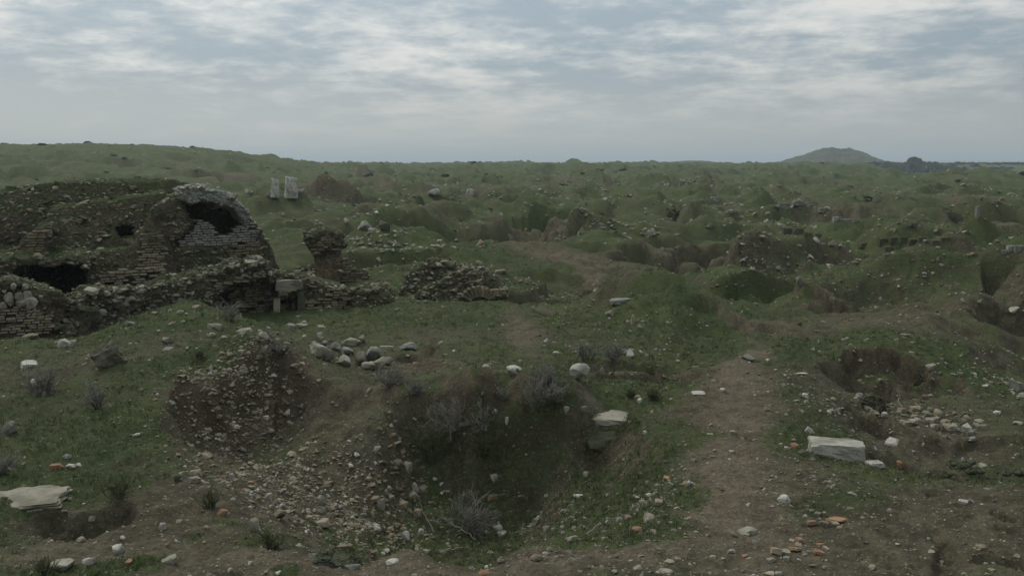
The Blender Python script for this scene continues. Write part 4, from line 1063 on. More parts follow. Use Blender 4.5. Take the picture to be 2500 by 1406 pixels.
hblock(40, 1222, 210, 38, "stone_slab", "broad white stone slab jutting from the grassy bank above a dark hollow", 101, "pale", rz=0.15, tilt=(0.16, -0.05), depth=0.6, sink=0.45, rough=0.12)
hblock(262, 872, 74, 66, "stone_slab", "grey weathered slab leaning steeply out of the grassy slope", 102, "pale", rz=0.35, tilt=(0.45, -0.5), depth=0.45, sink=0.3, rough=0.18)
hblock(66, 895, 40, 16, "flat_stone", "thin white flat stone lying tilted on the slope below the brick wall", 103, "white", rz=0.6, tilt=(0.25, 0.1))
hero(150, 838, 36, 26, "stone", "white jagged stone at the foot of the broken brick wall", 104, "white")
hero(176, 840, 24, 18, "stone", "small buff stone beside the white jagged stone below the brick wall", 105, "pale", sub=3)
hero(66, 822, 44, 14, "flat_stone", "flat buff slab under the broken brick wall", 106, "tan", sub=3)
hero(84, 933, 30, 22, "stone", "white stone half hidden in the grey shrub on the slope", 107, "white", sub=3)
hero(95, 946, 30, 14, "stone", "low tan stone in the grey shrub on the slope", 108, "tan", sub=3)
hero(12, 1046, 46, 36, "boulder", "grey boulder with a flat stone under it on the green slope", 109, "grey")
hblock(1470, 1026, 150, 44, "limestone_slab", "big pale limestone slab on the rim of the pit, undercut below", 110, "pale", rz=-0.2, tilt=(0.04, 0.05), depth=0.8, sink=0.15, rough=0.10)
hero(1480, 1086, 124, 40, "boulder", "boulder in the pit wall under the big pale slab, shade painted into its dark colour", 111, "moss", sink=0.55)  # dark tint paints in the shade below the undercut slab
hblock(2050, 1100, 140, 52, "limestone_block", "square white limestone block beside the dirt path", 112, "white", rz=-0.18, tilt=(0.03, 0.02), depth=0.55, sink=0.3)
hblock(2140, 1134, 40, 14, "flat_stone", "flat white stone at the corner of the square limestone block", 113, "white", rz=0.2)
hero(1966, 1105, 30, 20, "stone", "dark grey stone touching the square limestone block", 114, "moss", sub=3)
hero(1942, 1090, 22, 14, "stone", "reddish stone on the path edge near the square limestone block", 115, "terra", sub=3)
hero(1470, 908, 14, 20, "stone", "slim upright grey stone beside the hollow white stone", 116, "grey", sub=3)
hero(1355, 943, 22, 18, "stone", "small pointed grey stone in front of the hollow white stone", 117, "pale", sub=3)
hero(955, 1370, 38, 17, "flat_stone", "smooth white flat stone on the near lip of the pit", 118, "white", sub=3)
hero(282, 1340, 36, 28, "stone", "chunky white stone on the bare soil past the broad white slab", 119, "white", sub=3)
hero(140, 1378, 78, 40, "stone", "large pale stone with grass growing around its foot", 120, "pale")
hero(210, 1373, 38, 20, "stone", "small white stone beside the large pale stone in the grass", 121, "white", sub=3)
hero(620, 1285, 38, 34, "stone", "mossy buff stone at the edge of the brushy bank by the pit", 122, "pale")
hero(640, 832, 28, 18, "stone", "white stone on the very top of the eroded mound", 123, "white", sub=3)
hero(497, 975, 26, 18, "stone", "tan stone stuck in the eroded earth face", 124, "tan", sub=3)
hero(540, 1252, 30, 17, "stone", "orange brick lump in front of a grassy tuft", 125, "terra", sub=3)
hero(1000, 846, 52, 20, "boulder", "low grey boulder on the grass beyond the boulder heap", 126, "grey")
hblock(944, 848, 36, 6, "stone_slab", "long thin white slab lying flat beyond the boulder heap", 127, "white", rz=-0.15, depth=0.25)
hero(2488, 943, 40, 34, "boulder", "grey boulder in the stony slope at the edge of the hollow", 128, "grey")
hero(2355, 1131, 17, 22, "stone", "upright grey stone on the turf above the buried masonry", 129, "grey", sub=3)
hero(2104, 970, 26, 16, "stone", "round grey stone on the lip of the small dark hole", 130, "grey", sub=3)
hero(1828, 874, 42, 15, "stone", "flat grey stone where the path tops the rise", 131, "grey", sub=3)
hero(1545, 785, 18, 22, "stone", "tan egg-shaped stone standing on the green mound", 132, "tan", sub=3)
hblock(1520, 738, 62, 10, "stone_slab", "long grey slab lying along the ridge by the track", 133, "grey", rz=0.25, tilt=(0.1, -0.08), depth=0.4)
hero(1490, 768, 34, 16, "stone", "pale stone with a broken stone next to it on the track edge", 134, "pale", sub=3)
hero(1537, 868, 24, 20, "stone", "white stone standing among grey weeds behind the hollow stone", 135, "white", sub=3)
hero(890, 552, 44, 24, "boulder", "large grey boulder, paler of a pair on the green slope past the pillar", 136, "grey")
hero(936, 558, 36, 28, "boulder", "dark grey boulder, second of a pair on the green slope past the pillar", 137, "moss")
hero(907, 563, 17, 10, "stone", "small white stone in front of the pair of grey boulders", 138, "white", sub=3)
hero(1590, 580, 22, 15, "stone", "white pointed stone in the hollow below the bushy mound", 139, "white", sub=3)
hblock(1745, 487, 20, 10, "limestone_block", "pale squared block standing on the far rubble slope", 140, "grey", rz=0.1)
hero(1995, 604, 22, 14, "stone", "white stone on the crest beside a dark hollow", 141, "white", sub=3)
hero(2035, 614, 24, 14, "boulder", "pale boulder at the head of the stone spill", 142, "pale", sub=3)
hero(2020, 514, 16, 8, "stone", "bright white stone on the far grassy flat", 143, "white", sub=3)
hero(1958, 698, 26, 18, "boulder", "grey boulder on the bank of the shallow hollow", 144, "grey", sub=3)
hero(1060, 472, 30, 16, "stone", "pale pointed rocks on the far plain", 145, "white", sub=3)
hero(1150, 472, 34, 18, "boulder", "pale boulder on the far plain beyond the brown bank", 146, "pale", sub=3)
hero(845, 548, 16, 9, "stone", "white stone on the green slope by the grey boulders", 147, "white", sub=3)
hero(918, 522, 16, 12, "stone", "rounded white stone at the head of the far rubble spill", 148, "white", sub=3)
hero(605, 472, 24, 9, "boulder", "pale boulder on the slope behind the vault", 149, "pale", sub=3)

# hollow white stones: rings carved through
def holed_stone(px, py, w, h, hx, hy, hr, label, seed, hz):
    g = G(px, py + h * 0.45); k = g[1] / F
    W, H = w * k, h * k
    n = 40; s = max(W, H) * 1.35 / n
    ax = (np.arange(n) - n / 2 + 0.5) * s
    X, Yv, Z = np.meshgrid(ax, ax, ax, indexing="ij")
    r = np.random.default_rng(seed)
    V = np.sqrt((X / (W * .5)) ** 2 + (Yv / (W * .36)) ** 2 + (Z / (H * .5)) ** 2) - 1.0; V *= min(W, H) * 0.42
    for i in range(7):
        nn = r.normal(size=3); nn /= np.linalg.norm(nn); V = np.maximum(V, X * nn[0] + Yv * nn[1] + Z * nn[2] - 0.40 * min(W, H) * r.uniform(0.9, 1.15))
    V += 0.10 * H * fbm3(X * 9 + seed, Yv * 9, Z * 9, 3)
    hole = np.hypot((X - hx * W) / 1.0, (Z - hz * H)) - hr * H
    V = np.maximum(V, -np.maximum(hole, Yv - 0.10 * W) - 0.0)
    V[0] = V[-1] = 1; V[:, 0] = V[:, -1] = 1; V[:, :, 0] = V[:, :, -1] = 1
    v, q = surface_nets(V, np.array((ax[0],) * 3), s)
    o = link("hollow_stone", mesh_np("hollow_stone", v, q, M_STONE_WHITE, True), None, (g[0], g[1] + W * 0.3, g[2] + H * 0.40), (0, 0, 0.1))
    tag(o, label, "stone")
holed_stone(1415, 912, 60, 46, 0.05, 0, 0.27, "white stone hollowed out underneath, standing on the grassy rise", 5, -0.33)
holed_stone(1252, 912, 46, 30, 0.22, 0, 0.14, "white wedge-shaped stone with a small dark hole, on the grassy rise", 8, 0.12)

# boulder heap
for i, (px, py, w, h) in enumerate([(775, 858, 54, 40), (845, 862, 36, 24), (842, 882, 42, 32), (880, 876, 42, 42), (908, 868, 48, 46), (926, 890, 42, 30), (852, 836, 42, 24), (820, 846, 28, 26),
                                    (882, 832, 24, 20), (800, 866, 34, 22), (868, 838, 22, 16), (945, 886, 24, 20), (906, 896, 44, 22), (790, 840, 22, 16), (765, 838, 20, 14)]):
    g = 1
    hero(px, py, w, h, "boulder", "%s %s boulder at the %s of the heap below the grassy hump" % ("big" if w > 40 else "medium" if w > 26 else "small", ["pale", "grey lichened", "pale"][i % 3], "back" if py < 850 else "front"), 200 + i, ["pale", "grey", "pale"][i % 3], cat="boulder", group="heaped boulders", sub=3, sink=0.15)
# stones along the hump and mound
for i, (px, py, w, h, tn) in enumerate([(520, 798, 36, 15, "pale"), (512, 820, 28, 12, "pale"), (592, 812, 38, 16, "pale"), (655, 808, 18, 18, "pale"), (700, 843, 18, 14, "pale"), (480, 752, 26, 8, "tan"), (438, 772, 20, 9, "pale"),
                                        (375, 768, 16, 7, "pale"), (418, 790, 22, 8, "tan"), (720, 895, 40, 14, "pale"), (735, 800, 34, 10, "pale"), (710, 795, 26, 10, "grey"), (740, 790, 18, 14, "pale"),
                                        (690, 870, 22, 10, "pale"), (780, 822, 16, 16, "white"), (786, 834, 14, 12, "pale")]):
    hero(px, py, w, h, "stone", "%s %s stone on the grassy hump %s" % ("large" if w > 30 else "middling" if w > 20 else "small", {"pale": "pale angular", "tan": "tan flat", "grey": "grey rounded", "white": "white"}[tn], "near the eroded mound" if py > 840 else "near the doorway" if px > 670 else "near the round grey shrub" if px > 500 else "below the long low wall"), 230 + i, tn, sub=2, group="stones on the hump")
# foreground loose stones
for i, (px, py, w, h, tn, wh) in enumerate([
        (160, 1114, 22, 15, "white", "on the green slope above the white slab"), (133, 1140, 32, 18, "terra", "on the green slope above the white slab"), (172, 1142, 28, 13, "white", "on the green slope above the white slab"), (190, 1136, 18, 8, "white", "on the green slope above the white slab"),
        (298, 1312, 16, 14, "white", "on the bare soil past the broad white slab"), (195, 1318, 24, 16, "pale", "on the bare soil past the broad white slab"), (395, 1284, 17, 18, "white", "on the bare soil past the broad white slab"), (225, 1280, 20, 12, "pale", "on the bare soil past the broad white slab"), (437, 1274, 16, 10, "pale", "on the bare soil past the broad white slab"), (85, 1200, 24, 9, "white", "on the green slope above the white slab"),
        (475, 1153, 28, 16, "buff", "at the top of the rubble fan beside the pit"), (468, 1176, 32, 17, "pale", "at the top of the rubble fan beside the pit"), (432, 1172, 22, 18, "moss", "at the top of the rubble fan beside the pit"), (565, 1162, 12, 14, "white", "at the top of the rubble fan beside the pit"), (500, 1112, 38, 14, "tan", "at the top of the rubble fan beside the pit"), (572, 1043, 20, 12, "white", "at the foot of the eroded earth face"), (505, 1052, 22, 12, "pale", "at the foot of the eroded earth face"), (573, 1056, 18, 7, "pale", "at the foot of the eroded earth face"), (650, 1030, 14, 10, "white", "at the foot of the eroded earth face"), (640, 1060, 18, 8, "pale", "at the foot of the eroded earth face"),
        (995, 1155, 22, 24, "white", "in the spill of tan stones down the pit"), (1013, 1188, 22, 24, "white", "in the spill of tan stones down the pit"), (1003, 1208, 32, 14, "pale", "in the spill of tan stones down the pit"), (920, 1100, 22, 16, "pale", "in the spill of tan stones down the pit"), (968, 1140, 30, 16, "tan", "in the spill of tan stones down the pit"), (950, 1090, 22, 12, "terra", "in the spill of tan stones down the pit"), (1030, 1195, 26, 20, "tan", "in the spill of tan stones down the pit"), (985, 1235, 30, 22, "tan", "in the spill of tan stones down the pit"), (930, 1235, 20, 28, "pale", "in the spill of tan stones down the pit"), (915, 1225, 26, 16, "tan", "in the spill of tan stones down the pit"), (1020, 1262, 26, 26, "tan", "in the spill of tan stones down the pit"), (1100, 1275, 22, 20, "tan", "on the pit floor"), (988, 1307, 22, 20, "white", "on the pit floor"), (1025, 1298, 16, 16, "white", "on the pit floor"), (920, 1294, 20, 18, "pale", "on the pit floor"), (897, 1286, 14, 12, "white", "on the pit floor"),
        (780, 1226, 24, 20, "white", "in the rubble fan beside the pit"), (655, 1212, 20, 24, "pale", "in the rubble fan beside the pit"), (678, 1256, 36, 22, "tan", "in the rubble fan beside the pit"), (755, 1266, 18, 16, "tan", "in the rubble fan beside the pit"), (785, 1284, 36, 18, "buff", "in the rubble fan beside the pit"), (830, 1335, 36, 18, "tan", "in the rubble fan beside the pit"), (750, 1195, 18, 10, "tan", "in the rubble fan beside the pit"), (710, 1110, 26, 14, "pale", "in the rubble fan beside the pit"), (800, 1186, 26, 12, "tan", "in the rubble fan beside the pit"), (610, 1178, 16, 10, "terra", "in the rubble fan beside the pit"), (905, 1190, 24, 10, "tan", "in the rubble fan beside the pit"), (865, 1165, 14, 8, "white", "in the rubble fan beside the pit"),
        (1215, 1288, 24, 18, "white", "on the pit floor"), (1225, 1305, 26, 14, "pale", "on the pit floor"), (1310, 1278, 20, 20, "pale", "on the grassy side of the pit"), (1335, 1290, 16, 14, "white", "on the grassy side of the pit"), (1205, 1176, 22, 20, "pale", "on the back wall of the pit"), (1200, 1220, 36, 15, "terra", "on the back wall of the pit"), (1180, 1073, 16, 14, "buff", "on the back wall of the pit"), (1237, 1052, 10, 18, "white", "on the back wall of the pit"), (1045, 1030, 14, 14, "pale", "on the back wall of the pit"), (1210, 1020, 10, 10, "white", "on the back wall of the pit"), (1383, 1010, 14, 12, "white", "on the rim beside the big pale slab"), (1422, 1000, 20, 12, "pale", "on the rim beside the big pale slab"), (1562, 984, 14, 12, "white", "on the rim beside the big pale slab"), (1538, 1036, 10, 8, "white", "on the rim beside the big pale slab"), (1575, 1060, 14, 8, "white", "on the rim beside the big pale slab"), (1412, 1210, 26, 10, "white", "on the grassy side of the pit"), (1430, 1160, 12, 16, "pale", "on the grassy side of the pit"), (1572, 1228, 24, 14, "buff", "on the grassy side of the pit"), (1585, 1212, 16, 10, "white", "on the grassy side of the pit"), (1535, 1265, 22, 14, "buff", "on the grassy side of the pit"), (1555, 1292, 30, 14, "terra", "on the grassy side of the pit"), (1630, 1170, 22, 8, "terra", "on the grassy side of the pit"), (1682, 1183, 10, 12, "white", "on the grassy side of the pit"),
        (1918, 1222, 28, 22, "white", "on bare soil below the square block"), (1885, 1240, 12, 6, "white", "on bare soil below the square block"), (1968, 965, 17, 12, "white", "on the grassy shoulder between path and hollow"), (2035, 976, 14, 8, "buff", "on the grassy shoulder between path and hollow"), (1960, 918, 26, 6, "white", "on the grassy shoulder between path and hollow"), (1790, 1060, 16, 8, "pale", "on the dirt path"), (1735, 1062, 20, 6, "pale", "on the dirt path"), (1705, 962, 44, 8, "white", "on the dirt path"), (1765, 958, 16, 8, "white", "on the dirt path"), (1735, 1043, 12, 8, "pale", "on the dirt path"), (1788, 1110, 14, 6, "pale", "on the dirt path"), (2160, 1032, 18, 13, "white", "among rubble in the stony hollow"), (2215, 1036, 28, 14, "pale", "among rubble in the stony hollow"), (2275, 1030, 30, 16, "pale", "among rubble in the stony hollow"), (2325, 1050, 34, 16, "pale", "among rubble in the stony hollow"), (2375, 1058, 24, 14, "grey", "among rubble in the stony hollow"), (2240, 1000, 14, 12, "white", "among rubble in the stony hollow"), (2210, 1008, 26, 10, "terra", "among rubble in the stony hollow"), (2260, 1010, 34, 10, "tan", "among rubble in the stony hollow"), (2295, 1012, 30, 14, "tan", "among rubble in the stony hollow"), (2310, 1032, 22, 12, "tan", "among rubble in the stony hollow"), (2320, 958, 10, 8, "white", "among rubble in the stony hollow"), (2100, 904, 14, 7, "white", "on the dark earth face of the stony hollow"), (2117, 920, 14, 6, "pale", "on the dark earth face of the stony hollow"), (2150, 930, 12, 9, "pale", "on the dark earth face of the stony hollow"),
        (2437, 1010, 18, 10, "white", "on the slope of the stony hollow"), (2490, 1034, 24, 8, "white", "on the slope of the stony hollow"), (2195, 1135, 20, 14, "terra", "below the square block"), (1635, 1374, 26, 8, "pale", "on the bare soil of the near lip"), (1880, 1402, 26, 10, "buff", "on the bare soil of the near lip"), (1700, 1300, 12, 6, "pale", "on the bare soil of the near lip")]):
    td = {"pale": "pale", "white": "white", "tan": "tan", "terra": "orange-brown", "buff": "buff", "moss": "dark mossy", "grey": "grey"}[tn]
    sd = "flat" if h < 0.5 * w else ("upright" if h > w else "chunky")
    hero(px, py, w, h, "stone", "%s %s stone lying loose %s" % (td, sd, wh), 300 + i, tn, sub=2, group="loose foreground stones")

# terracotta brick fragments in the right foreground
for i, (px, py, w, h, tn) in enumerate([(1984, 1279, 28, 14, "terra"), (2048, 1274, 46, 11, "terra"), (2040, 1284, 24, 9, "pale"), (2014, 1281, 22, 14, "tan"), (1898, 1346, 27, 18, "buff"), (1921, 1352, 26, 16, "pale"), (1921, 1368, 20, 13, "pale"),
                                        (1946, 1342, 32, 12, "terra"), (1953, 1320, 19, 11, "terra"), (1934, 1322, 14, 8, "buff"), (2002, 1349, 28, 13, "terra"), (2004, 1333, 18, 8, "terra"), (2018, 1340, 18, 10, "buff"), (1952, 1332, 20, 8, "pale"),
                                        (1998, 1258, 18, 13, "pale"), (2012, 1255, 10, 12, "pale"), (1986, 1382, 22, 8, "pale")]):
    me = block_mesh(500 + i, TINTS[tn], 0.05, 0.1, 3)
    place(px, py, w, h, "brick_fragment", me, "%s %s brick fragment in the %s scatter on bare soil below the square block" % ("long" if w > 26 else "short" if w > 19 else "tiny", {"terra": "orange", "tan": "tan", "buff": "buff", "pale": "whitish"}[tn], "smaller upper" if py < 1300 else "larger lower"), "brick fragment", "scattered brick fragments", sink=0.1, tilt=(random.gauss(0, .12), random.gauss(0, .12)))

# rough masonry lump at the bottom edge
def lump(px, py, w, h, Yd, label, name="masonry_lump", seed=91.0, mat=None):
    R = Ruin(px, Yd, 0.1)
    R.add([(px - w * .5, py + h), (px - w * .48, py), (px - w * .3, py - h * .38), (px - w * .05, py - h * .5), (px + w * .15, py - h * .35), (px + w * .34, py - h * .05), (px + w * .5, py + h * .4), (px + w * .55, py + h)], 0, 0.45 * w / F * Yd * 1.5, r=0.015)
    v, q = R.build(max(0.011 * Yd / 5, 0.01), amp=0.030 * Yd / 5, freq=9.0 * 5 / Yd, seed=seed, blend=0.03)
    c = R.on(px, py)
    o = link(name, mesh_np(name, v - c, q, mat or M_LUMP, True), None, tuple(c)); tag(o, label, "masonry")
M_LUMP = masonry_material("lichened_mortar_lump", (0.10, 0.10, 0.075), (0.19, 0.185, 0.145), (0.15, 0.12, 0.08), grass=0.45, dark=0.5, light=(0.30, 0.29, 0.25))
lump(820, 1392, 190, 66, 5.0, "rough lichen-covered lump of mortared rubble on the lip of the pit")
lump(2395, 1168, 220, 12, 8.15, "buried pale masonry edge under an overhang of turf", "masonry_edge", 95.0, M_LUMP)
lump(2362, 768, 60, 46, 17.2, "small squared masonry pier at the mouth of the dark cutting", "masonry_pier", 97.0, M_PLASTER)
lump(2135, 978, 70, 36, 9.9, "grassy clod of masonry over the small dark hole", "masonry_lump", 99.0, M_OLD)
lump(2245, 912, 46, 42, 11.6, "dark upright clod of masonry in the side of the grassy hollow", "masonry_lump", 103.0, M_OLD)
lump(1380, 528, 190, 46, 55.0, "low dark overgrown wall core facing the plain past the green bank", "wall_core", 107.0, M_OLD)
lump(1660, 530, 110, 40, 50.0, "bushy overgrown ruin mound with rubble on its side", "wall_core", 109.0, M_OLD)
lump(2320, 550, 250, 66, 44.0, "stony brown rubble mound past the squared block walls", "rubble_mound", 111.0, M_OLD)

# column stumps, upright post, squared blocks of old walls
def column(px, py, w, h, label, seed):
    g = G(px, py + h * .5); k = g[1] / F; r = w * k * .5; H = h * k * 1.15
    n = 20; rings = 9; rn = np.random.default_rng(seed)
    vs = []; fs = []
    for j in range(rings):
        z = H * j / (rings - 1)
        for i in range(n):
            a = 2 * math.pi * i / n
            rr = r * (1.05 - 0.12 * j / rings) * (1 - 0.05 * (i % 2)) * (1 + 0.28 * float(noise3(np.array([math.cos(a) * 1.5 + seed]), np.array([math.sin(a) * 1.5]), np.array([z * 2]))[0]))
            zz = z - 0.05 - (0.35 * r * max(0, math.cos(a - 0.6)) + 0.1 * r * rn.normal()) * (j == rings - 1)
            vs.append((rr * math.cos(a), rr * math.sin(a), zz))
    vs.append((0, 0, H * 0.94)); c = len(vs) - 1
    for j in range(rings - 1):
        for i in range(n):
            i2 = (i + 1) % n; a, b, d, e = j * n + i, j * n + i2, (j + 1) * n + i2, (j + 1) * n + i
            fs += [(a, b, d), (a, d, e)]
    fs += [((rings - 1) * n + i, (rings - 1) * n + (i + 1) % n, c) for i in range(n)]
    o = link("column_stump", mesh_np("column_stump", vs, fs, M_STONE_WHITE, False), None, tuple(g), (0.03, 0.04, 0.3)); tag(o, label, "column", "column stumps")
column(671, 468, 20, 40, "narrow broken grey column stump standing on the slope behind the vault", 1)
column(711, 470, 30, 44, "wide broken grey column stump standing on the slope behind the vault", 2)
hero(660, 482, 26, 10, "stone", "grey fallen chunk at the foot of the narrow column stump", 151, "grey", sub=3)
hero(733, 484, 26, 12, "stone", "grey fallen chunk at the foot of the wide column stump", 152, "grey", sub=3)
hblock(2388, 520, 11, 26, "stone_post", "slim pale upright stone post beyond the rubble mound", 153, "grey", cat="post", rz=0.1)
for i, (px, py, w, h, wh) in enumerate([
        (2160, 590, 26, 14, "long"), (2184, 590, 24, 14, "long"), (2206, 594, 20, 13, "long"), (2230, 592, 22, 13, "long"), (2252, 590, 18, 10, "long"), (2285, 592, 22, 9, "long"), (2310, 590, 24, 9, "long"),
        (2112, 602, 24, 9, "short"), (2172, 612, 22, 10, "short"),
        (1924, 566, 22, 14, "grass"), (1950, 570, 26, 14, "grass"), (1974, 574, 20, 10, "grass"), (1998, 576, 16, 7, "grass"),
        (1915, 525, 28, 8, "far"), (1948, 525, 26, 8, "far"), (2010, 528, 22, 8, "far"), (2045, 538, 22, 10, "far"), (2068, 543, 20, 8, "far"), (2090, 546, 16, 6, "far"), (1978, 510, 14, 8, "far"), (2140, 500, 16, 6, "far"),
        (2470, 612, 20, 14, "edge"), (2490, 614, 24, 14, "edge"), (2455, 618, 18, 9, "edge")]):
    lb = {"long": "dark squared stone block in the long exposed wall course", "short": "dark squared stone block lying below the long exposed wall course", "grass": "dark squared block in the short wall row beside the bright grassy mound",
          "far": "squared grey block in the far row of wall blocks on the grassy flat", "edge": "pale squared block in the short wall beside the deep cutting"}[wh]
    hblock(px, py, w, h, "wall_block", lb, 600 + i, "grey" if wh in ("far", "edge") else "moss", cat="stone block", group="squared wall blocks", rz=random.gauss(0, .06), depth=0.7)

# ------------------------------------------------------------------ scattered rubble: the larger stones are objects, the small ones one mass
def cluster(x, y):
    return sstep(0.0, 0.55, fbm2(x * 0.30 + 4, y * 0.30 + 1, 3)) * 0.8 + 0.2
RUBBLE = [  # picture x, y, radius m, number, size m, tint
    (930, 605, 2.2, 260, 0.10, "pale"), (870, 590, 1.5, 110, 0.10, "pale"), (980, 620, 1.6, 130, 0.10, "pale"), (900, 655, 1.2, 90, 0.08, "pale"), (960, 590, 1.6, 90, 0.10, "white"),
    (1830, 520, 4.0, 420, 0.17, "pale"), (1870, 545, 3.0, 280, 0.15, "pale"), (1790, 500, 3.5, 220, 0.18, "pale"), (1920, 530, 3.0, 110, 0.16, "pale"),
    (1780, 640, 1.5, 110, 0.10, "pale"), (1860, 650, 1.4, 200, 0.09, "pale"), (1900, 655, 1.2, 120, 0.09, "pale"), (2045, 625, 1.8, 210, 0.09, "pale"), (2090, 640, 1.3, 120, 0.08, "pale"),
    (1430, 535, 2.0, 170, 0.14, "pale"), (1540, 560, 2.0, 130, 0.13, "pale"), (2220, 630, 2.0, 180, 0.08, "pale"), (2300, 640, 1.6, 90, 0.08, "pale"), (1350, 730, 0.9, 110, 0.06, "pale"), (1430, 740, 0.9, 80, 0.05, "pale"),
    (1290, 690, 1.0, 90, 0.06, "pale"), (1450, 700, 0.8, 50, 0.07, "tan"), (1650, 775, 0.9, 60, 0.05, "pale"), (1850, 720, 1.1, 120, 0.06, "pale"), (1950, 745, 1.0, 90, 0.05, "pale"),
    (2430, 930, 1.1, 330, 0.035, "pale"), (2480, 880, 1.2, 260, 0.035, "pale"), (2300, 770, 1.3, 120, 0.05, "pale"), (2470, 780, 1.2, 120, 0.05, "pale"), (2250, 1030, 0.7, 140, 0.030, "pale"), (2350, 1050, 0.6, 80, 0.028, "tan"), (2250, 1010, 0.5, 120, 0.032, "tan"),
    (700, 1180, 0.85, 900, 0.017, "tan"), (800, 1250, 0.8, 900, 0.018, "tan"), (600, 1150, 0.6, 420, 0.015, "tan"), (900, 1280, 0.6, 520, 0.019, "tan"), (980, 1200, 0.45, 330, 0.020, "tan"), (700, 1250, 0.6, 420, 0.017, "pale"), (850, 1200, 0.8, 460, 0.015, "pale"), (950, 1320, 0.5, 60, 0.018, "terra"), (780, 1180, 0.9, 60, 0.018, "terra"),
    (1300, 1280, 0.5, 240, 0.016, "pale"), (1400, 1260, 0.5, 120, 0.015, "pale"), (1560, 1230, 0.4, 130, 0.014, "pale"), (620, 950, 0.55, 620, 0.022, "tan"), (560, 1000, 0.5, 520, 0.022, "tan"), (660, 890, 0.4, 200, 0.019, "tan"), (520, 1010, 0.5, 340, 0.020, "tan"), (590, 1040, 0.6, 260, 0.015, "pale"), (420, 1060, 0.5, 160, 0.015, "tan"),
    (850, 880, 0.9, 90, 0.04, "pale"), (720, 830, 0.9, 80, 0.04, "pale"), (560, 800, 1.0, 90, 0.035, "pale"), (1500, 800, 1.5, 120, 0.04, "pale"), (1400, 840, 1.2, 110, 0.035, "pale"), (1560, 860, 0.6, 60, 0.05, "white"), (1550, 780, 1.2, 90, 0.04, "pale"),
    (2050, 1000, 0.5, 120, 0.02, "pale"), (2000, 960, 0.7, 110, 0.018, "pale"), (2100, 930, 0.5, 120, 0.022, "tan"), (1900, 1150, 0.8, 160, 0.013, "pale"), (2100, 1260, 0.8, 180, 0.012, "pale"), (1700, 1150, 0.8, 160, 0.012, "pale"), (2300, 555, 2.4, 420, 0.09, "tan"), (2360, 540, 2.4, 260, 0.09, "pale"),
    (830, 490, 3.0, 160, 0.12, "tan"), (880, 525, 2.2, 140, 0.13, "pale"), (940, 545, 2.2, 90, 0.12, "pale"), (1180, 485, 6, 160, 0.2, "pale"), (1000, 490, 5, 140, 0.2, "pale"), (1330, 470, 7, 260, 0.22, "pale"), (1600, 470, 8, 300, 0.22, "pale"), (1700, 440, 14, 360, 0.34, "pale"),
    (300, 560, 0.7, 70, 0.06, "pale"), (260, 540, 0.5, 40, 0.07, "pale"), (2140, 470, 8, 160, 0.22, "pale"), (1450, 450, 12, 300, 0.3, "pale"), (1900, 460, 9, 200, 0.24, "pale"), (2350, 470, 8, 160, 0.22, "pale"), (1050, 450, 12, 200, 0.3, "pale"), (2060, 700, 1.5, 110, 0.05, "pale"), (2180, 720, 1.2, 90, 0.05, "pale"),
]
pts = []          # x, y, size, tint
TI = ["pale", "white", "tan", "grey", "terra"]
for px, py, r, n, s, tn in RUBBLE:
    g = G(px, py)
    n = int(n * 0.75); rad = r * RNG.random(n) ** 0.7 * (0.5 + 1.0 * RNG.random(n)); a = RNG.random(n) * 6.283
    x = g[0] + rad * np.cos(a); y = g[1] + rad * np.sin(a) * 1.1
    sz = s * np.exp(RNG.normal(-0.1, 0.62, n))
    for i in range(n):
        t_ = tn if RNG.random() < 0.72 else TI[RNG.integers(0, 4)]
        pts.append((x[i], y[i], min(sz[i], 2.8 * s), TI.index(t_)))
n = 62000
r = np.exp(RNG.uniform(math.log(4.4), math.log(330), n)); a = np.radians(RNG.uniform(-37, 37, n))
x, y = r * np.sin(a), r * np.cos(a)
keep = RNG.random(n) < cluster(x, y) * (0.20 + 0.80 * sstep(12, 40, r))
sz = 0.0040 * r ** 0.58 * np.exp(RNG.normal(0, 0.52, n))
tt = RNG.choice(5, n, p=[0.55, 0.13, 0.20, 0.09, 0.03])
pts = np.array(pts); pts[:, 2] *= np.where(pts[:, 1] < 12, 0.55, 0.30)
pts = np.concatenate([pts, np.stack([x, y, sz, tt], 1)[keep]])
n = 12000       # grit and crumbs close by
r = np.exp(RNG.uniform(math.log(4.3), math.log(12), n)); a = np.radians(RNG.uniform(-36, 36, n))
pts = np.concatenate([pts, np.stack([r * np.sin(a), r * np.cos(a), 0.0052 * np.exp(RNG.normal(0, 0.45, n)) * (r / 6) ** 0.5, RNG.choice([0, 2, 2, 3], n)], 1)])
pz = height(pts[:, 0], pts[:, 1])
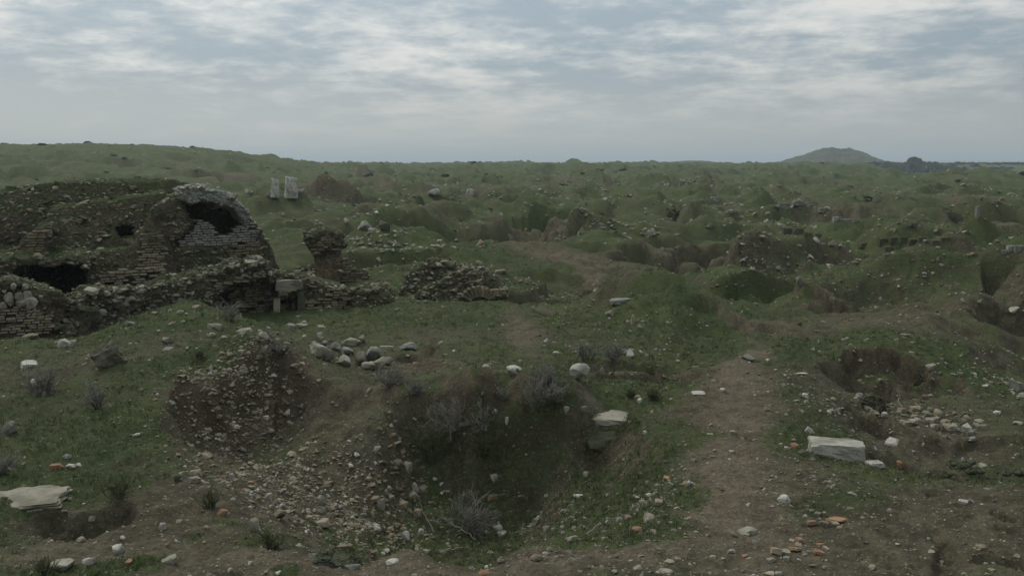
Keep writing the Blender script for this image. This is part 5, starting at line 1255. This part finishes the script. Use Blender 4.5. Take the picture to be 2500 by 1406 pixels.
# keep rubble out of the standing ruins
def in_ruins(x, y):
    vx0 = VAULT.x0
    yp = y - MAIN_M * (x - vx0)
    return (yp > 19.2) & (yp < 25.5) & (x < -4.6) & (x > -13)
ok = ~in_ruins(pts[:, 0], pts[:, 1])
pts, pz = pts[ok], pz[ok]
app = pts[:, 2] / np.hypot(pts[:, 0], pts[:, 1])
inview = (np.abs(pts[:, 0] / pts[:, 1]) < 0.5)
order = np.argsort(-app * inview)
NBIG = 90
big, small = order[:NBIG], order[NBIG:]
LM = [((1050, 1250), "in the big pit"), ((640, 950), "below the eroded earth face"), ((1790, 1050), "beside the dirt path"), ((2050, 1120), "near the square limestone block"), ((850, 880), "near the heap of boulders"),
      ((1415, 920), "near the hollow white stone"), ((2300, 1020), "in the rubble of the stony hollow"), ((1650, 780), "on the green mound past the track"), ((930, 610), "in the pale rubble slope past the pillar"), ((1850, 540), "in the long pale rubble spill on the plain"),
      ((1860, 650), "in the stone spill by the dark hollow"), ((2050, 630), "in the stone spill under the pale boulder"), ((2430, 920), "on the stony slope near the grey boulder"), ((2200, 620), "near the squared wall blocks"), ((1400, 730), "near the long grey slab on the ridge"),
      ((200, 1050), "on the green slope near the leaning slab"), ((560, 810), "on the hump before the ruins"), ((1950, 1330), "near the brick fragments"), ((300, 1330), "near the large pale stone in the grass"), ((2450, 780), "near the small masonry pier"), ((700, 620), "between vault and pillar"), ((1430, 540), "near the overgrown wall core")]
_lg = np.array(ground_hits([l[0][0] for l in LM], [l[0][1] for l in LM]))
for j, i in enumerate(big):
    x, y, s, t_ = pts[i]
    o = link("stone", stone_mesh(j % 10, TI[int(t_)]), None, (x, y, pz[i] + s * 0.22), (random.gauss(0, .25), random.gauss(0, .25), random.random() * 6.28), (s * random.uniform(.9, 1.25), s * random.uniform(.7, 1.0), s * random.uniform(.45, .75)))
    k = int(np.argmin(np.hypot((_lg[:, 0] - x) / y, np.log(_lg[:, 1] / y))))
    tag(o, "%s %s %s rubble stone %s" % ("flat" if o.scale[2] < 0.55 * o.scale[0] else "blocky", "broad" if s / y > np.median(app[big]) * 1.15 else "smaller", {0: "pale angular", 1: "white angular", 2: "tan angular", 3: "grey lichened", 4: "orange-brown"}[int(t_)], LM[k][1]), "stone", "larger loose rubble stones")

P = pts[small]; nS = len(P)
meshes = [stone_mesh(i, t_, 1) for t_ in TI for i in range(5)]
scl = P[:, 2:3] * np.stack([RNG.uniform(.85, 1.3, nS), RNG.uniform(.65, 1.05, nS), RNG.uniform(.35, .75, nS)], 1)
scatter("rubble", np.stack([P[:, 0], P[:, 1], pz[small] + P[:, 2] * 0.08], 1), np.stack([RNG.normal(0, .3, nS), RNG.normal(0, .3, nS), RNG.uniform(0, 6.28, nS)], 1), scl, meshes,
        "small loose stones and sherds strewn all over the ground", "rubble", idx=(P[:, 3].astype(int) * 5 + RNG.integers(0, 5, nS)))

# ------------------------------------------------------------------ grass
def blade_material(name, a, b):
    t = MT(name); col = t.mix(t.objrand(), a, b)
    return t.done(col, None, 0.8)
M_BLADE = [blade_material("green_grass", (0.052, 0.076, 0.026), (0.092, 0.118, 0.042)), blade_material("dry_grass", (0.11, 0.102, 0.058), (0.18, 0.162, 0.105))]
def tuft(seed, nb, spread, mat, h=1.0, lean=0.5, w=0.07):
    r = random.Random(seed); v = []; f = []
    for i in range(nb):
        a = r.random() * 6.28; d = spread * math.sqrt(r.random()); bx, by = d * math.cos(a), d * math.sin(a)
        b = r.random() * 6.28; l = r.uniform(0.2, 1.0) * lean; hh = h * r.uniform(0.5, 1.1)
        wx, wy = -math.sin(b) * w, math.cos(b) * w
        k = len(v)
        mx, my = bx + math.cos(b) * l * 0.35, by + math.sin(b) * l * 0.35
        v += [(bx - wx, by - wy, -0.1), (bx + wx, by + wy, -0.1), (mx + wx * .7, my + wy * .7, hh * .65), (mx - wx * .7, my - wy * .7, hh * .65), (bx + math.cos(b) * l, by + math.sin(b) * l, hh)]
        f += [(k, k + 1, k + 2), (k, k + 2, k + 3), (k + 3, k + 2, k + 4)]
    return mesh_np("tuft", v, f, mat)
def grid_slope(x, y):
    e = 0.05
    return np.hypot((height(x + e, y) - height(x - e, y)) / (2 * e), (height(x, y + e) - height(x, y - e)) / (2 * e))
n = 130000
r = np.exp(RNG.uniform(math.log(4.3), math.log(26), n)); a = np.radians(RNG.uniform(-36, 36, n))
x, y = r * np.sin(a), r * np.cos(a)
z = height(x, y)
g, p_, rd_ = masks(x, y, grid_slope(x, y))
pn = 0.55 * fbm2(x * 5, y * 5, 2)
keep = (RNG.random(n) < sstep(0.30, 0.85, g + pn) * 0.95 + 0.03) & (p_ < 0.85) & ~in_ruins(x, y)
x, y, z, r, g = x[keep], y[keep], z[keep], r[keep], g[keep]; n = len(x)

# rank grass on the steep sides of the pit, too steep to catch in the even sowing
m_ = 13000
xs_ = RNG.uniform(PT(930, 1000, 8.6)[0], PT(1560, 1000, 8.6)[0], m_); ys_ = RNG.uniform(7.2, 8.85, m_)
k_ = (RNG.random(m_) < 0.25 + 0.75 * sstep(8.3, 8.6, ys_)) & (fbm2(xs_ * 4, ys_ * 4, 2) > -0.35)
xs_, ys_ = xs_[k_], ys_[k_]
x, y, z = np.concatenate([x, xs_]), np.concatenate([y, ys_]), np.concatenate([z, height(xs_, ys_)]); r = np.hypot(x, y); g = np.concatenate([g, np.full(len(xs_), 1.3)]); n = len(x)
hgt = (0.0068 + 0.00095 * r) * np.exp(RNG.normal(0, 0.35, n)) * (0.7 + 0.6 * g)
tm = [tuft(i, 7, 0.8, M_BLADE[0]) for i in range(4)] + [tuft(9 + i, 6, 0.9, M_BLADE[1], lean=0.8) for i in range(2)]
ix = np.where(RNG.random(n) < 0.64, RNG.integers(0, 4, n), RNG.integers(4, 6, n))
scatter("grass", np.stack([x, y, z], 1), np.stack([RNG.normal(0, .15, n), RNG.normal(0, .15, n), RNG.uniform(0, 6.28, n)], 1), np.stack([hgt, hgt, hgt * RNG.uniform(.7, 1.2, n)], 1), tm, "short thin green grass growing over the mounds", "grass", idx=ix)
print("grass tufts", n)

# ------------------------------------------------------------------ dry shrubs, weeds, fallen branches
def twig_mat(name, a, b):
    t = MT(name); n = t.noise(20, 3, 0.6)
    return t.done(t.mix(t.ramp(n, 0.35, 0.65), a, b), None, 0.9)
M_TWIG = twig_mat("grey_dry_twigs", (0.150, 0.142, 0.115), (0.235, 0.225, 0.190))
M_STEM = twig_mat("brown_dry_stems", (0.10, 0.085, 0.065), (0.17, 0.15, 0.12))
M_WEED = twig_mat("olive_weeds", (0.060, 0.072, 0.036), (0.115, 0.118, 0.066))
def tube(v, f, pts, r0, r1):
    k0 = len(v); n = len(pts)
    for i, p in enumerate(pts):
        d = (pts[min(i + 1, n - 1)] - pts[max(i - 1, 0)]); d = d / (np.linalg.norm(d) + 1e-9)
        s = np.cross(d, (0.3, 0.2, 0.93)); s /= np.linalg.norm(s) + 1e-9; t = np.cross(d, s)
        rr = r0 + (r1 - r0) * i / max(n - 1, 1)
        for j in range(3):
            a = j * 2.0944; v.append(p + rr * (math.cos(a) * s + math.sin(a) * t))
    for i in range(n - 1):
        for j in range(3):
            a, b = k0 + i * 3 + j, k0 + i * 3 + (j + 1) % 3
            f.append((a, b, b + 3)); f.append((a, b + 3, a + 3))
def grow(rn, v, f, base, d, L, r, lev, fan):
    pts = [np.array(base, float)]; d = np.array(d, float)
    ns = 4
    for i in range(ns):
        d = d + rn.normal(0, 0.16, 3); d[2] += 0.04; d /= np.linalg.norm(d)
        pts.append(pts[-1] + d * L / ns)
    tube(v, f, pts, r, r * 0.55)
    out = []
    if lev > 0:
        for k in range(fan):
            i = rn.integers(1, ns + 1)
            e = d + rn.normal(0, 0.55, 3); e /= np.linalg.norm(e)
            out.append((pts[i], e, L * rn.uniform(0.4, 0.7), r * 0.6, lev - 1))
    return out
def shrub(px, py, w, h, seed, label, mat=None, dens=1.0, up=0.40, name="dry_shrub", group="grey dry shrubs", lev=2, cat="shrub"):
    """w x h picture pixels, (px, py) the foot"""
    g = G(px, py); k = g[1] / F; W, H = w * k, h * k
    rn = np.random.default_rng(seed)
    root = empty(name, tuple(g - np.array((0, 0, 0.01)))); tag(root, label, cat, group)
    sv, sf, tv, tf = [], [], [], []
    rad = 0.0006 * g[1] * 0.55
    q = []
    for i in range(int(11 * dens)):
        a = rn.uniform(0, 6.28); sp = rn.uniform(0.1, 1.0) * W / (W + H) * 1.5
        d = np.array((math.cos(a) * sp, math.sin(a) * sp * 0.8, up + rn.uniform(0, .5))); d /= np.linalg.norm(d)
        b = (math.cos(a) * W * 0.10 * rn.random(), math.sin(a) * W * .10 * rn.random(), 0)
        q += grow(rn, sv, sf, b, d, H * rn.uniform(0.5, 0.8), rad * 1.9, lev, 6)
    while q:
        b, d, L, r_, l = q.pop()
        q += grow(rn, tv, tf, b, d, L, max(r_, rad * 0.8), l, 5)
    link("stem", mesh_np("stem", sv, sf, mat or M_STEM), root)
    link("twigs", mesh_np("twigs", tv, tf, mat or M_TWIG), root)
SH = [(1315, 1005, 170, 80, "widest grey dry shrub on the rim of the pit, below the hollow stone"), (1110, 1050, 130, 90, "grey dry shrub hanging on the back wall of the pit"), (1180, 1055, 90, 60, "small grey dry shrub beside another on the pit wall"),
      (1015, 965, 60, 44, "small grey shrub at the back corner of the pit rim"), (950, 945, 130, 50, "low pale dry shrub on soil behind the pit"), (1330, 940, 130, 40, "low grey-green shrub between the two hollowed white stones"),
      (560, 785, 74, 50, "round grey shrub on the hump in front of the doorway"), (345, 750, 56, 34, "grey shrub against the long low wall"), (105, 965, 120, 66, "grey shrub with white stones in it, on the slope"), (240, 1000, 70, 64, "thin upright dry bush alone on the green slope"),
      (690, 862, 56, 30, "low grey shrub just behind the eroded mound"), (1430, 880, 90, 46, "grey weeds behind the hollow white stone"), (1500, 885, 60, 50, "upright grey weed stalks beside the white stone past the hollow stone"), (1220, 985, 60, 30, "little grey shrub on the pit rim next to the widest one"),
      (640, 880, 60, 26, "dry twigs on the crest of the eroded mound"), (800, 880, 60, 26, "pale twigs tangled in the front of the boulder heap"), (1140, 1310, 130, 90, "bare dry twigs on the pit floor"), (5, 1165, 70, 60, "dry tuft at the end of the green slope above the white slab"), (2230, 560, 40, 18, "small pale shrub in the bright green hollow")]
for i, (px, py, w, h, lb) in enumerate(SH): shrub(px, py, w, h, 40 + i, lb, dens=1.1 + (w > 100) * 0.6)
WD = [(285, 1225, 150, 80, "dense olive tuft of dry grass between the white slab and the rubble fan"), (515, 1240, 110, 54, "olive grass tuft above the orange brick lump"), (1055, 1140, 110, 130, "tall olive grass clump on the back wall of the pit"), (1595, 985, 44, 36, "small green plant on the turf beyond the pit"),
      (665, 1345, 130, 60, "matted brown brush on the near bank of the pit"), (110, 1405, 110, 46, "grass tuft at the foot of the large pale stone"), (1540, 975, 40, 26, "low green sprig on the turf beyond the pit"), (1180, 1120, 90, 70, "loose weeds under the grey shrubs in the pit"), (490, 880, 60, 24, "short olive weeds on top of the eroded mound")]
for i, (px, py, w, h, lb) in enumerate(WD): shrub(px, py, w, h, 80 + i, lb, M_WEED, dens=2.2, up=0.8, name="weed_tuft", group="olive weeds and grass tufts", lev=1, cat="weed")

def branch(ptsp, rpx, label, lift=0.02):
    g = np.array(ground_hits([p[0] for p in ptsp], [p[1] for p in ptsp]))
    g[:, 2] += lift; t = np.linspace(0, len(g) - 1, 12); pl = np.stack([np.interp(t, range(len(g)), g[:, i]) for i in range(3)], 1)
    pl += np.random.default_rng(len(label)).normal(0, 0.006, pl.shape)
    v, f = [], []; c = pl[0].copy(); tube(v, f, list(pl - c), rpx * g[0, 1] / F, rpx * 0.5 * g[0, 1] / F)
    o = link("dry_branch", mesh_np("dry_branch", v, f, M_TWIG), None, tuple(c)); tag(o, label, "branch", "fallen dry branches")
branch([(1434, 1313), (1455, 1290), (1500, 1272), (1532, 1264)], 2.2, "curved pale dry branch on the grassy side of the pit")
branch([(1085, 1350), (1140, 1347)], 2.2, "short straight stick lying on the near lip of the pit")
branch([(1130, 1300), (1180, 1240), (1240, 1228)], 1.6, "long dry stem crossing the pit floor toward the orange stone", 0.06)
branch([(1120, 1320), (1150, 1260), (1170, 1225)], 1.5, "thin leaning dry stem in the middle of the pit", 0.06)
branch([(1060, 1310), (1030, 1260), (1020, 1230)], 1.5, "thin dry stem across the tan stone spill", 0.05)
branch([(1100, 1295), (1160, 1335)], 1.8, "dry stick sloping down to the near lip of the pit", 0.05)
branch([(1260, 1310), (1330, 1300)], 1.5, "low twig at the near corner of the grassy pit side", 0.03)
branch([(1010, 1155), (1035, 1125)], 1.5, "short dry stalk beside the white stone in the spill", 0.05)
branch([(2196, 980), (2192, 990), (2200, 1002)], 1.6, "small curved white root in the stony hollow", 0.04)

# ------------------------------------------------------------------ far things
def far_hill(name, px, base, W, H, Yd, label, prof, mat=None):
    """a hill of its own: half width W, height H at distance Yd"""
    c = PT(px, base, Yd)
    nx, ny = (150, 60) if Yd < 2000 else (70, 16)
    X, Yv = np.meshgrid(np.linspace(-1, 1, nx), np.linspace(-1, 1, ny))
    e = np.interp(X, *prof) * np.clip(1 - np.abs(Yv) ** 1.6, 0, 1)
    Z = H * e + H * 0.05 * fbm2(X * 9 + px, Yv * 5, 3) * (e > 0.03) - 1.2
    Z -= H * 0.10 * np.abs(fbm2(X * 5 + px, Yv * 2.0 + 4, 3)) * e
    idx = np.arange(nx * ny).reshape(ny, nx); q = np.stack([idx[:-1, :-1], idx[:-1, 1:], idx[1:, 1:], idx[1:, :-1]], -1).reshape(-1, 4)
    me = mesh_np(name, np.stack([X * W, Yv * W * 0.7, Z], -1).reshape(-1, 3), q, M_FARHILL, True)
    o = link(name, me, None, tuple(c)); tag(o, label, None, None, "structure")
def farhill_mat():
    t = MT("far_hillside"); n1 = t.noise(0.05, 5, 0.6); n2 = t.noise(0.3, 4, 0.6)
    return t.done(t.mix(t.ramp(n2, 0.4, 0.7), t.mix(t.ramp(n1, .4, .6), (0.052, 0.064, 0.034), (0.085, 0.085, 0.052)), (0.05, 0.046, 0.034)), t.bump(n2, 1.0, 0.7), 1.0)
M_FARHILL = farhill_mat()
far_hill("twin_peaked_hill", 2035, 399, 50, 12.2, 700, "twin-peaked bare hill on the far skyline", ([-1, -.78, -.5, -.30, -.16, -.02, .09, .2, .30, .48, .62, .8, 1], [0.02, .12, .46, .74, .97, 1.0, .90, 1.0, .86, .50, .26, .16, 0.05]))
far_hill("low_hill", 1690, 399, 26, 2.9, 600, "low smooth hill on the far skyline", ([-1, -.6, -.1, .3, .7, 1], [0.05, .6, 1, .95, .45, 0.02]))
for i, (px, Yd, W, H) in enumerate([(300, 5200, 2200, 20), (1150, 4600, 1500, 16), (1750, 4800, 1700, 20), (2450, 4700, 1500, 27)]):
    far_hill("distant_ridge", px, 402, W, H, Yd, "long low blue ridge on the horizon", ([-1, -.5, -.2, .1, .4, .8, 1], [0.05, .5, .8, .7, 1, .5, 0.05]))
def gate_ruin():
    Yd = 430.0
    R = Ruin(2235, Yd, 0.05)
    R.add([(2214, 450), (2214, 392), (2220, 386), (2232, 383), (2248, 388), (2256, 400), (2257, 450)], 0, 5, r=0.1)
    R.add([(2130, 450), (2134, 402), (2150, 405), (2156, 396), (2168, 394), (2180, 400), (2200, 404), (2216, 402), (2216, 450)], 1.5, 5, r=0.1)
    R.sub([(2222, 450), (2222, 408), (2230, 402), (2238, 408), (2238, 450)], -2, 2.4)
    R.sub([(2140, 450), (2140, 414), (2150, 412), (2150, 450)], -2, 3.4); R.sub([(2162, 450), (2162, 408), (2170, 408), (2170, 450)], -2, 3.4)
    v, q = R.build(0.28, amp=0.30, freq=0.6, seed=5.0, blend=0.2, shrink=0.1)
    c = R.on(2235, 425)
    root = empty("gate_ruin", tuple(c)); tag(root, "tall blocky far-off gate ruin standing above the plain", "ruin")
    part("masonry_mass", v, q, M_ARCHFAR, root)
    for x0, x1, y0, y1 in ((2250, 2257, 394, 425), (2214, 2219, 398, 425)):
        A, B_ = R.on(x0, y0, -0.9), R.on(x1, y1, -0.9)
        me = block_mesh(int(x0), M_ARCHFAR, 0.03)
        link("pilaster", me, root, tuple((A + B_) / 2 - c), None, (abs(B_[0] - A[0]), 1.2, abs(A[2] - B_[2])))
M_ARCHFAR = masonry_material("far_masonry", (0.075, 0.075, 0.06), (0.12, 0.115, 0.09), (0.12, 0.09, 0.06), grass=0.3, dark=0.4)
gate_ruin()

# dark scrub beyond the gate
bm_pts = []
rr = np.random.default_rng(77)
n = 1700
px = rr.uniform(2090, 2700, n); Yd = rr.uniform(395, 900, n)
X = (px - 1250) / F * Yd
Zg = height(X, Yd)
kk = fbm2(X * 0.02, Yd * 0.03, 2) > -0.25
X, Yd, Zg = X[kk], Yd[kk], Zg[kk]; n = len(X)
Pz = np.stack([X, Yd, Zg], 1)
M_SCRUB = blade_material("dark_scrub", (0.022, 0.032, 0.018), (0.04, 0.05, 0.026))
def bush_mesh(seed):
    r_ = np.random.default_rng(seed); v = []; f = []
    for i in range(90):
        d = r_.normal(size=3); d /= np.linalg.norm(d); c = d * r_.uniform(.5, 1.0); c[2] = abs(c[2]) * .8
        a, b = r_.normal(size=3) * .22, r_.normal(size=3) * .22
        k = len(v); v += [c - a, c + b, c + a, c - b]; f.append((k, k + 1, k + 2, k + 3))
    return mesh_np("bush", v, f, M_SCRUB)
s = rr.uniform(0.5, 1.5, n)
scatter("far_scrub", Pz, np.stack([s * 0, s * 0, rr.uniform(0, 6, n)], 1), np.stack([s * 1.7, s * 1.4, s], 1), [bush_mesh(i) for i in range(4)], "dark scrub in a band beyond the gate ruin", "scrub")

n = 900
r = np.exp(rr.uniform(math.log(50), math.log(320), n)); a = np.radians(rr.uniform(-36, 36, n))
x, y = r * np.sin(a), r * np.cos(a)
k = (fbm2(x * 0.12 + 3, y * 0.12, 2) > 0.0) & ~in_ruins(x, y); x, y, r = x[k], y[k], r[k]; n = len(x)
s = np.minimum(0.08 * (r / 30) ** 0.6 * np.exp(rr.normal(0, 0.4, n)), 0.45)
M_TUSS = blade_material("dark_tussock", (0.044, 0.054, 0.026), (0.078, 0.080, 0.044))
bs = []
for i in range(4):
    m_ = bush_mesh(20 + i).copy(); m_.materials[0] = M_TUSS; bs.append(m_)
scatter("low_scrub", np.stack([x, y, height(x, y)], 1), np.stack([s * 0, s * 0, rr.uniform(0, 6, n)], 1), np.stack([s * 1.9, s * 1.5, s * 0.8], 1), bs, "dark tussocks and low scrub dotted over the far plain", "scrub")

# ------------------------------------------------------------------ haze
def haze():
    x0, x1, y0, y1, z0, z1 = -14500, 14500, -3000, 14500, -60, EZ + 40
    v = [(x, y, z) for x in (x0, x1) for y in (y0, y1) for z in (z0, z1)]
    f = [(0, 1, 3, 2), (4, 6, 7, 5), (0, 4, 5, 1), (2, 3, 7, 6), (0, 2, 6, 4), (1, 5, 7, 3)]
    m = bpy.data.materials.new("haze"); m.use_nodes = True; nt = m.node_tree; nt.nodes.clear()
    pv = nt.nodes.new("ShaderNodeVolumePrincipled"); out = nt.nodes.new("ShaderNodeOutputMaterial")
    pv.inputs["Color"].default_value = (0.70, 0.81, 0.87, 1); pv.inputs["Density"].default_value = 0.00052; pv.inputs["Anisotropy"].default_value = 0.2
    nt.links.new(pv.outputs[0], out.inputs["Volume"])
    me = bpy.data.meshes.new("haze"); me.from_pydata(v, [], f); me.materials.append(m)
    o = link("haze", me); tag(o, "pale blue haze thickening toward the horizon", None, None, "stuff")
haze()
